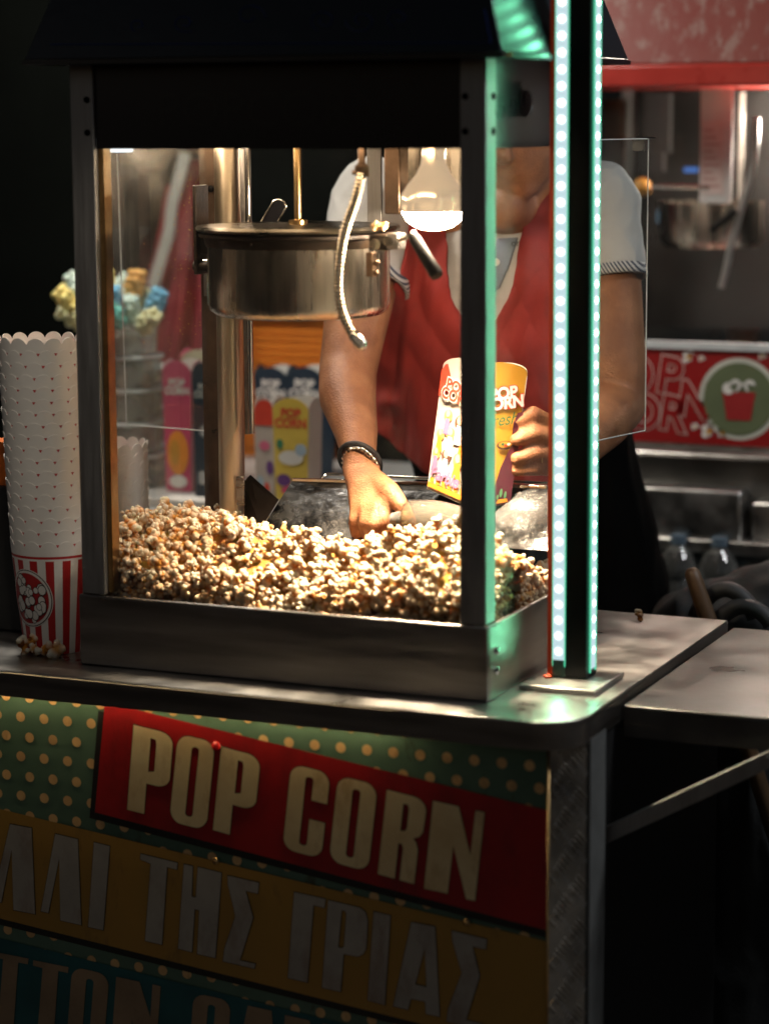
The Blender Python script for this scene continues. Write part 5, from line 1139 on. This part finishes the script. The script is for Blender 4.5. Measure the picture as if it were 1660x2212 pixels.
# ---------------------------------------------------------------- right: the second popcorn machine with a red hood
MY = 1.25
def m(px, py, Y=MY): return aY(px, py, Y)
rb = thing('red_popcorn_machine', 'second popcorn machine with a red hood and a red POP CORN board, out of focus', 'popcorn machine', (-.02, 1.5, -.0))
xl, xr = m(1180, 400).x, m(1190, 400).x+.62
zh = m(1400, 188).z; zr_ = m(1400, 140).z; zb_ = m(1400, 952).z; zt2 = m(1400, 750).z
b = MB(); b.box(xl-.03, xr+.03, MY-.03, MY+.46, zh, zr_); b.build('hood_rim', red_paint, rb, bevel=.004)
white_ref = mat('red hood paint with reflections', (.17, .040, .030), .42, 0, .1, 5, .2, 60, c2=(.17, .022, .015), contrast=(.4, .6))
weather_or_sheen(white_ref, (.28, .21, .18), 46, .50, .60, .5)  # pale speckle painted in for whitish reflections on the hood
b = MB(); b.add(frustum(xl-.025, xr+.025, MY-.025, MY+.455, zr_+.0005, zr_+.13, .05), FB); hd2 = b.build('hood', white_ref, rb, bevel=.003)
b = MB(); b.box(xl+.06, xr-.06, MY+.06, MY+.40, zr_+.1305, zr_+.20); b.build('hood_crown', white_ref, rb)
for x in (xl, xr-.03):
    for y in (MY, MY+.40): MB().box(x, x+.03, y, y+.03, zt2, zh-.0005).build('corner_post', alu, rb)
MB().box(xl+.03, xr-.03, MY+.395, MY+.399, zt2, zh-.001).build('back_panel', mat('dim interior steel', (.05, .05, .048), .4, .8, .5, 6, rvar=.1), rb)
MB().box(xl+.031, xr-.031, MY+.006, MY+.009, zt2, zh-.001).build('front_window', clean_glass, rb)
# board with the lettering
tw = m(1400, 752).z
bd = MB().box(xl, xr, MY-.012, MY, zb_, zt2).build('sign_board', mat('board red', (.30, .012, .012), .35, 0, .2, 12), rb)
MB().box(xl, xr, MY-.016, MY-.0005, zt2+.0002, zt2+.012).build('board_border', mat('white border', (.62, .64, .64), .35), bd)
MB().box(xl, xr, MY-.014, MY-.0005, zb_-.008, zb_-.0005).build('board_border', steel, bd)
bm_ = plane_mtx((0, MY-.012, 0), (1, 0, 0), (0, 0, 1), .0006)
tg = mat('sign pale line', (.62, .45, .40), .5)
rd_ = MATS['board red']
def sg(x, y): p = m(x, y, MY-.012); return p.x, p.z
for s, (x, y), size, rot in (('P', (1372, 812), .125, 0), ('O', (1372, 812), .125, 0), ('P', (1444, 815), .125, -2), ('C', (1360, 892), .118, 0), ('O', (1386, 893), .118, 0), ('R', (1452, 897), .118, 0), ('N', (1500, 868), .118, -2)):
    X, Z = sg(x, y)
    if s == 'P' and x == 1372: X -= .075
    if s == 'C': X -= .035
    if s == 'O' and y == 812: X -= .003
    mt = bm_ @ Matrix.Translation((X, Z, 0)) @ Matrix.Rotation(radians(-8), 4, 'Z')
    text('lettering', s, size*.68, mt, tg, bd, bold=.0016, grow=.0026, sx=.95); text('lettering', s, size*.68, mt @ Matrix.Translation((0, 0, .0006)), rd_, bd, bold=.0016, grow=.0002, sx=.95)
X, Z = sg(1595, 862); flat('round_frame', [[circ(X, Z, .068, 40, .068)]], bm_, mat('frame white', (.6, .6, .52), .5), bd); flat('round_field', [[circ(X, Z, .060, 40)]], bm_ @ Matrix.Translation((0, 0, .0008)), mat('olive field', (.13, .16, .08), .5), bd)
flat('popcorn_tub_print', [[[(X-.020, Z-.035), (X+.020, Z-.035), (X+.028, Z+.012), (X-.028, Z+.012)]]], bm_ @ Matrix.Translation((0, 0, .0016)), mat('tub print red', (.35, .02, .02), .5), bd)
flat('popcorn_print', [[circ(X-.018+.012*i, Z+.017+.006*(i % 2), .010, 12)] for i in range(4)], bm_ @ Matrix.Translation((0, 0, .0022)), paper_white, bd)
for x, y, r in ((1487, 772, .012), (1514, 775, .006), (1645, 770, .007), (1530, 932, .014), (1500, 922, .007), (1560, 935, .009)):
    X, Z = sg(x, y); flat('flower', [[circ(X+r*.62*cos(a), Z+r*.62*sin(a), r*.42, 10)] for a in [2*pi*i/5 for i in range(5)]], bm_, paper_white, bd); flat('flower_centre', [[circ(X, Z, r*.32, 10)]], bm_ @ Matrix.Translation((0, 0, .0006)), yel_c, bd)
# kettle, label, hose, rod with yellow ball inside
K = m(1535, 480, MY+.2); kb = m(1535, 532, MY+.2).z
k2 = MB().lathe([(0, kb), (.08, kb), (.09, kb+.012), (.09, K.z+.035), (.086, K.z+.035), (.086, kb+.015), (0, kb+.01)], (K.x, MY+.2, 0), 48).build('kettle', steel_kettle, rb, smooth=True)
a, b_ = m(1508, 440, MY+.1), m(1582, 200, MY+.1); lb = MB().box(a.x, b_.x, MY+.1, MY+.104, a.z, zh-.002).build('white_label_plate', mat('white plate', (.62, .63, .62), .45, 0, .15, 10), rb, bevel=.002)
a, b_ = m(1511, 420, MY+.098), m(1562, 262, MY+.098); MB().box(a.x, b_.x, MY+.0985, MY+.0995, a.z, b_.z).build('label_sheet', mat('pinkish label', (.66, .56, .53), .5, 0, .1, 30), lb)
Lm = plane_mtx((0, MY+.0983, 0), (1, 0, 0), (0, 0, 1), .0003); fl2 = mat('faint red print', (.5, .28, .26), .5)
flat('label_print', [[[(a.x+.004+.0*k, a.z+.012+k*.0115), (b_.x-.006-.006*(k % 3), a.z+.012+k*.0115), (b_.x-.006-.006*(k % 3), a.z+.016+k*.0115), (a.x+.004, a.z+.016+k*.0115)]] for k in range(9)], Lm, fl2, lb)
hs2 = catmull([m(x, y, MY+.08) for x, y in ((1632, 255), (1630, 310), (1622, 380), (1600, 450), (1578, 530), (1565, 590), (1556, 622))], 12)
MB().tube(hs2, .0062, 12).build('flexible_hose', mat('pale hose', (.5, .5, .48), .35, .8, .2, 60), rb, smooth='all')
r0, r1 = m(1425, 403, MY+.1), m(1530, 405, MY+.1); MB().tube([r0, r1], .0042, 12).build('rod', chrome, rb, smooth=True); MB().sphere(m(1386, 404, MY+.1), .0165, 14).build('knob', mat('yellow knob', (.75, .36, .06), .35), rb, smooth='all'); MB().tube([m(1386, 404, MY+.1), r0], .003, 10).build('rod', chrome, rb)
MB().tube([m(1535, 497, MY+.07), m(1588, 455, MY+.07)], .006, 12).build('handle', black_plastic, rb, smooth=True)
a, b_ = m(1476, 372, MY+.3), m(1506, 362, MY+.3); MB().box(a.x, b_.x, MY+.3, MY+.302, a.z, b_.z).build('blue_display', emission('blue display', (.12, .32, .9), .55), rb)
a, b_ = m(1418, 482, MY+.36), m(1440, 455, MY+.36); MB().box(a.x, b_.x, MY+.36, MY+.362, a.z, b_.z).build('blue_display', emission('pale blue display', (.25, .45, .6), .3), rb)
for x0, x1, y0, y1, mm, dd_ in ((1390, 1445, 200, 330, black_matt, .3), (1300, 1345, 215, 400, brown_metal, .34), (1400, 1430, 330, 370, black_matt, .28), (1590, 1602, 200, 520, steel_dark, .16)):
    a, b_ = m(x0, y1, MY+dd_), m(x1, y0, MY+dd_); MB().box(a.x, b_.x, MY+dd_, MY+dd_+.02, a.z, b_.z).build('inner_bracket', mm, rb)
a = m(1470, 260, MY+.2); l2 = MB().lathe([(.012, .03), (.02, .0), (.024, -.02), (.016, -.036), (0, -.04)], (m(1665, 260, MY+.2).x+.05, MY+.2, zh-.05), 20).build('inner_lamp', emission('second lamp', (1, .90, .75), 380), rb, smooth='all')
# steel stand with drawers below
sc_ = thing('steel_stand', 'brushed steel stand with a wide drawer under the red hooded machine', 'stand', (0, 1.5, -Z0))
MB().box(xl-.05, xr+.05, MY-.06, MY+.5, m(1400, 985, MY-.06).z, zb_-.0085).build('stand_top', steel_top, sc_, bevel=.004)
MB().box(xl-.04, xr+.04, MY-.04, MY+.48, m(1400, 1140).z, m(1400, 985, MY-.06).z-.0005).build('stand_body', mat('stand steel', (.30, .29, .27), .4, .9, .35, 8, .1, 60, rvar=.1), sc_)
a, b_ = m(1180, 1150, MY-.09), m(1600, 1062, MY-.09)
dr_ = MB().box(a.x, b_.x, MY-.09, MY-.041, a.z, b_.z).build('drawer', steel_top, sc_, bevel=.006)
a2 = m(1622, 1150, MY-.07); MB().box(a2.x, a2.x+.2, MY-.07, MY-.041, a.z, b_.z-.02).build('drawer', steel_top, sc_, bevel=.004)
zs = m(1400, 1172, MY-.10); MB().box(xl-.05, xr+.05, MY-.10, MY+.48, zs.z-.012, m(1400, 1158, MY-.10).z).build('stand_shelf', steel_top, sc_, bevel=.004)
for x in (xl-.04, xr): MB().box(x, x+.04, MY-.05, MY-.01, -Z0+.001, zs.z-.0125).build('leg', steel_dark, sc_)
# low crate with water bottles
wb_m = clear('water plastic', (.80, .86, .88), haze=.16, refl=2.0); cap_m = mat('bottle cap', (.10, .14, .18), .4)
lz = m(1400, 1335, 1.15).z
cr = thing('low_shelf', 'dark low shelf carrying the water bottles under the steel stand', 'shelf', (0, 1.2, -Z0)); MB().box(-.55, .5, 1.08, 1.5, lz-.03, lz).build('shelf_board', black_matt, cr)
for x in (-.54, .46): MB().box(x, x+.03, 1.1, 1.48, -Z0+.001, lz-.0305).build('shelf_side', black_matt, cr)
def bottle(px, Y, lab):
    c = m(px, 1300, Y); t = thing('water_bottle', lab, 'water bottle', (c.x, Y, lz+.0005), 'water bottles on the low shelf')
    MB().lathe([(0, 0), (.030, 0), (.033, .006), (.0325, .03), (.0305, .034), (.033, .038), (.033, .065), (.0305, .069), (.033, .073), (.032, .092), (.024, .112), (.012, .124), (.011, .130)], (c.x, Y, lz+.0005), 28).build('bottle_wall', wb_m, t, smooth=True)
    MB().lathe([(0, .128), (.0135, .128), (.0135, .142), (0, .142)], (c.x, Y, lz+.0005), 18).build('cap', cap_m, t)
for px, Y, lab in ((1375, 1.15, 'water bottle just right of the seller\'s black trousers'), (1420, 1.24, 'water bottle in the second row between the leftmost two'), (1462, 1.15, 'water bottle in front, left of the wooden handle'), (1550, 1.15, 'water bottle behind the top of the wooden handle'), (1510, 1.24, 'water bottle in the second row left of the wooden handle'), (1600, 1.24, 'water bottle furthest right in the second row')): bottle(px, Y, lab)
# wooden handle and dark bag
h0, h1 = aY(1490, 1228, .66), aY(1530, 1345, .66); wh_ = thing('wooden_handle', 'worn wooden broom handle leaning behind the counter corner', 'broom', (h1.x+.25, .68, -Z0))
dirh = (h1-h0).normalized(); foot = Vector((h1.x+.26, .70, -Z0+.02)); MB().tube([h0, h0+dirh*.006, h0+dirh*.02, h1, h1.lerp(foot, .98)], 0, 16, rs=[.006, .0105, .0115, .0125, .0125]).build('stick', mat('worn wood', (.11, .06, .025), .5, 0, .7, 26, .6, 60, (1, 1, .2), c2=(.05, .03, .015)), wh_, smooth='all')
MB().box(foot.x-.13, foot.x+.13, .68, .72, -Z0+.001, -Z0+.03).build('brush', black_matt, wh_, bevel=.005)
bag = thing('dark_bag', 'dark cloth bag with rounded straps slumped behind the side shelf', 'bag', (.42, .80, -Z0))
c0 = aY(1640, 1330, .78)
def bag_e(b): ell(b, (c0.x-.01, .80, c0.z-.02), .17, .09, .07); ell(b, (c0.x+.06, .83, c0.z-.01), .16, .1, .09); ell(b, (c0.x, .82, c0.z-.3), .20, .12, .30)
bme = caps_mesh([[((c0.x, .8, c0.z-.1), .1), ((c0.x, .82, -Z0+.16), .16)]], .009, 6, bag_e); fold(bme, .02, 7, 9); link('bag_body', bme, mat('dark grey cloth', (.016, .018, .019), .8, 0, .3, 10, .3, 200), bag)
b = MB()
for k, (x0, y0_, w_, hh_) in enumerate(((1500, 1335, 130, 62), (1545, 1350, 120, 40))):
    pts = [aY(x0+w_*i/16, y0_-hh_*sin(pi*i/16)**.7, .70-.01*k) for i in range(17)]; b.tube(pts, .012, 10)
b.build('strap', mat('dark strap', (.03, .033, .035), .6), bag, smooth='all')
# a second person far right, seen through the red machine
P2 = thing('person', 'blurred figure in a pale grey shirt behind the second machine', 'person', (.35, 2.0, -Z0))
def g_(x, y, Y): return aY(x, y, Y)
s2 = g_(1660, 520, 1.95); e2 = g_(1590, 610, 1.88); w2 = g_(1606, 735, 1.80)
c2x = s2.x+.20
ch2 = [[(s2, .055), (e2, .045), (w2, .028)], [(w2, .026), (w2+Vector((.01, -.01, -.04)), .022)]]
for k in range(4): ch2.append(finger([w2+Vector((-.02+.013*k, -.01, -.05)), w2+Vector((-.022+.014*k, -.015, -.085)), w2+Vector((-.02+.014*k, -.01, -.115))], .010, .008))
ch2.append(finger([w2+Vector((.02, -.02, -.03)), w2+Vector((.045, -.03, -.06))], .011, .009))
ch2.append([((c2x+.18, 1.98, .44), .055), ((c2x+.24, 1.95, .16), .042), ((c2x+.20, 1.85, -.06), .028), ((c2x+.19, 1.83, -.14), .02)])
for x in (c2x-.09, c2x+.09): ch2.append([((x, 2.0, -.1), .08), ((x, 2.0, -.4), .055), ((x, 2.0, -.78), .04), ((x, 1.9, -.81), .032)])
tr2 = [((c2x, 2.0, -.1), .17, .11), ((c2x, 2.0, .1), .15, .10), ((c2x, 2.0, .35), .18, .11), ((c2x, 2.0, .46), .15, .08)]
def h2e(b): torso_extra(tr2)(b); ell(b, (c2x, 1.97, .67), .075, .09, .105); b.tube([(c2x, 1.98, .45), (c2x, 1.98, .62)], .05, 16); ell(b, (c2x, 1.88, .66), .012, .018, .018, 8); [ell(b, (c2x+s*.075, 1.98, .66), .01, .02, .03, 8) for s in (-1, 1)]
bd2 = link('body', caps_mesh(ch2, .007, 4, h2e), skin, P2)
link('hair', caps_mesh([[((c2x, 2.0, .70), .06), ((c2x, 2.0, .71), .06)]], .01, 4, lambda b: ell(b, (c2x, 1.99, .705), .084, .095, .088)), hair_m, bd2)
link('shirt', caps_mesh([['e', (s2, .068), (s2.lerp(e2, .9), .066)], ['e', ((c2x+.18, 1.98, .44), .068), ((c2x+.23, 1.955, .22), .062)]], .008, 5, torso_extra([((c[0], c[1], c[2]), a*1.06, d*1.08) for c, a, d in tr2])), mat('dim grey shirt', (.22, .23, .23), .85, 0, .2, 8), P2)
link('trousers', caps_mesh([[((x, 2.0, -.12), .105), ((x, 2.0, -.76), .06)] for x in (c2x-.09, c2x+.09)], .012, 4), trouser_m, P2)
# ---------------------------------------------------------------- ground and street behind
gm = mat('dark asphalt', (.045, .045, .045), .75, 0, .3, 3, .5, 60)
def sheet(nm, x0, x1, y0, y1, z, m_): b = MB(); b.add([(x0, y0, z), (x1, y0, z), (x1, y1, z), (x0, y1, z)], [(0, 1, 2, 3)]); o = b.build(nm, m_, None); return tag(o, kind='structure')
sheet('ground', -60, 60, -60, 120, -Z0, gm)
sheet('pavement', -12, 12, -8, 3.2, -Z0+.004, mat('pavement slabs', (.09, .085, .08), .7, 0, .3, 5, .4, 30))
hd_m = mat('dark clipped leaves', (.010, .018, .009), .8, 0, .6, 8, .8, 20)
# a dark stall wall behind the second machine
wl = thing('stall_wall', 'dark board wall of the neighbouring stall behind the red machine', 'wall', (.6, 2.6, -Z0)); b = MB()
x = -.9
while x < 2.6: b.box(x, x+.215, 2.6, 2.62, -Z0+.001, 1.7); x += .22
b.build('wall_boards', mat('dark board', (.022, .026, .024), .6, 0, .4, 6, .2, 40), wl)
cb = thing('dark_cabinet', 'dark steel cabinet standing under the side shelf right of the cart', 'cabinet', (.75, 1.0, -Z0))
MB().box(.16, 1.6, .92, .94, -Z0+.001, -.06).build('cabinet_front', mat('cabinet dark green', (.020, .024, .018), .5, .2, .3, 5), cb)
b = MB()
for xx in (.42, .50, .86): b.box(xx, xx+.006, .914, .9195, -Z0+.01, -.07)
b.build('seam', steel_dark, cb)
# ---------------------------------------------------------------- light
wd_ = bpy.data.worlds.new('World'); S.world = wd_; wd_.use_nodes = True; nt = wd_.node_tree; bg = nt.nodes['Background']
sky = nd(nt, 'ShaderNodeTexSky'); sky.sky_type = 'NISHITA'; sky.sun_disc = False; sky.sun_elevation = radians(-4); sky.sun_rotation = radians(150); nt.links.new(sky.outputs[0], bg.inputs[0]); bg.inputs[1].default_value = .8
def lamp(nm, typ, loc, e, c, size=.1, tgt=None, angle=None, sy=None):
    l = bpy.data.lights.new(nm, typ); l.energy = e; l.color = c; o = bpy.data.objects.new(nm, l); COL.objects.link(o); o.location = Vector(loc)+Vector((0, 0, Z0))
    if typ == 'AREA':
        l.size = size
        if sy: l.shape = 'RECTANGLE'; l.size_y = sy
    elif typ == 'SUN': l.angle = angle
    else: l.shadow_soft_size = size
    if tgt is not None: o.rotation_euler = (Vector(tgt)-Vector(loc)).to_track_quat('-Z', 'Y').to_euler()
    return o
lamp('moonlight', 'SUN', (0, 0, 3), .02, (1, .95, .88), angle=radians(20), tgt=(-.3, 1, 0))
lamp('street_lamp_front', 'AREA', (-2.2, -2.4, 1.6), 1.0, (1, .93, .82), 1.3, (-.4, 0, 0))
lamp('street_lamp_right', 'AREA', (1.9, .6, 2.0), 30, (.95, .97, 1), .5, (.2, 1.0, 0))
sl = lamp('cup_fill_spot', 'SPOT', (.0, -.95, 1.3), 20, (1, .88, .72), .03, (-.675, .16, .24)); sl.data.spot_size = radians(20); sl.data.spot_blend = .8  # added spot without a visible fixture, brightens the cup stacks
lamp('back_stall_lamp', 'AREA', (-1.0, .6, 1.45), 20, (1, .93, .82), .25, (-.75, .9, .1))
lb = lamp('bulb_beam', 'SPOT', (bc.x, bc.y, bc.z-.045), 96, (1, .81, .57), .045, (bc.x-.01, bc.y-.03, bc.z-1)); lb.data.spot_size = radians(98); lb.data.spot_blend = .9
S.view_settings.view_transform = 'Standard'; S.view_settings.look = 'None'; S.view_settings.exposure = 0
S.cycles.max_bounces = 8; S.cycles.diffuse_bounces = 3; S.cycles.glossy_bounces = 4; S.cycles.transparent_max_bounces = 24; S.cycles.transmission_bounces = 4
S.cycles.use_denoising = True; S.cycles.sample_clamp_indirect = 6
S.cycles.caustics_reflective = False; S.cycles.caustics_refractive = False
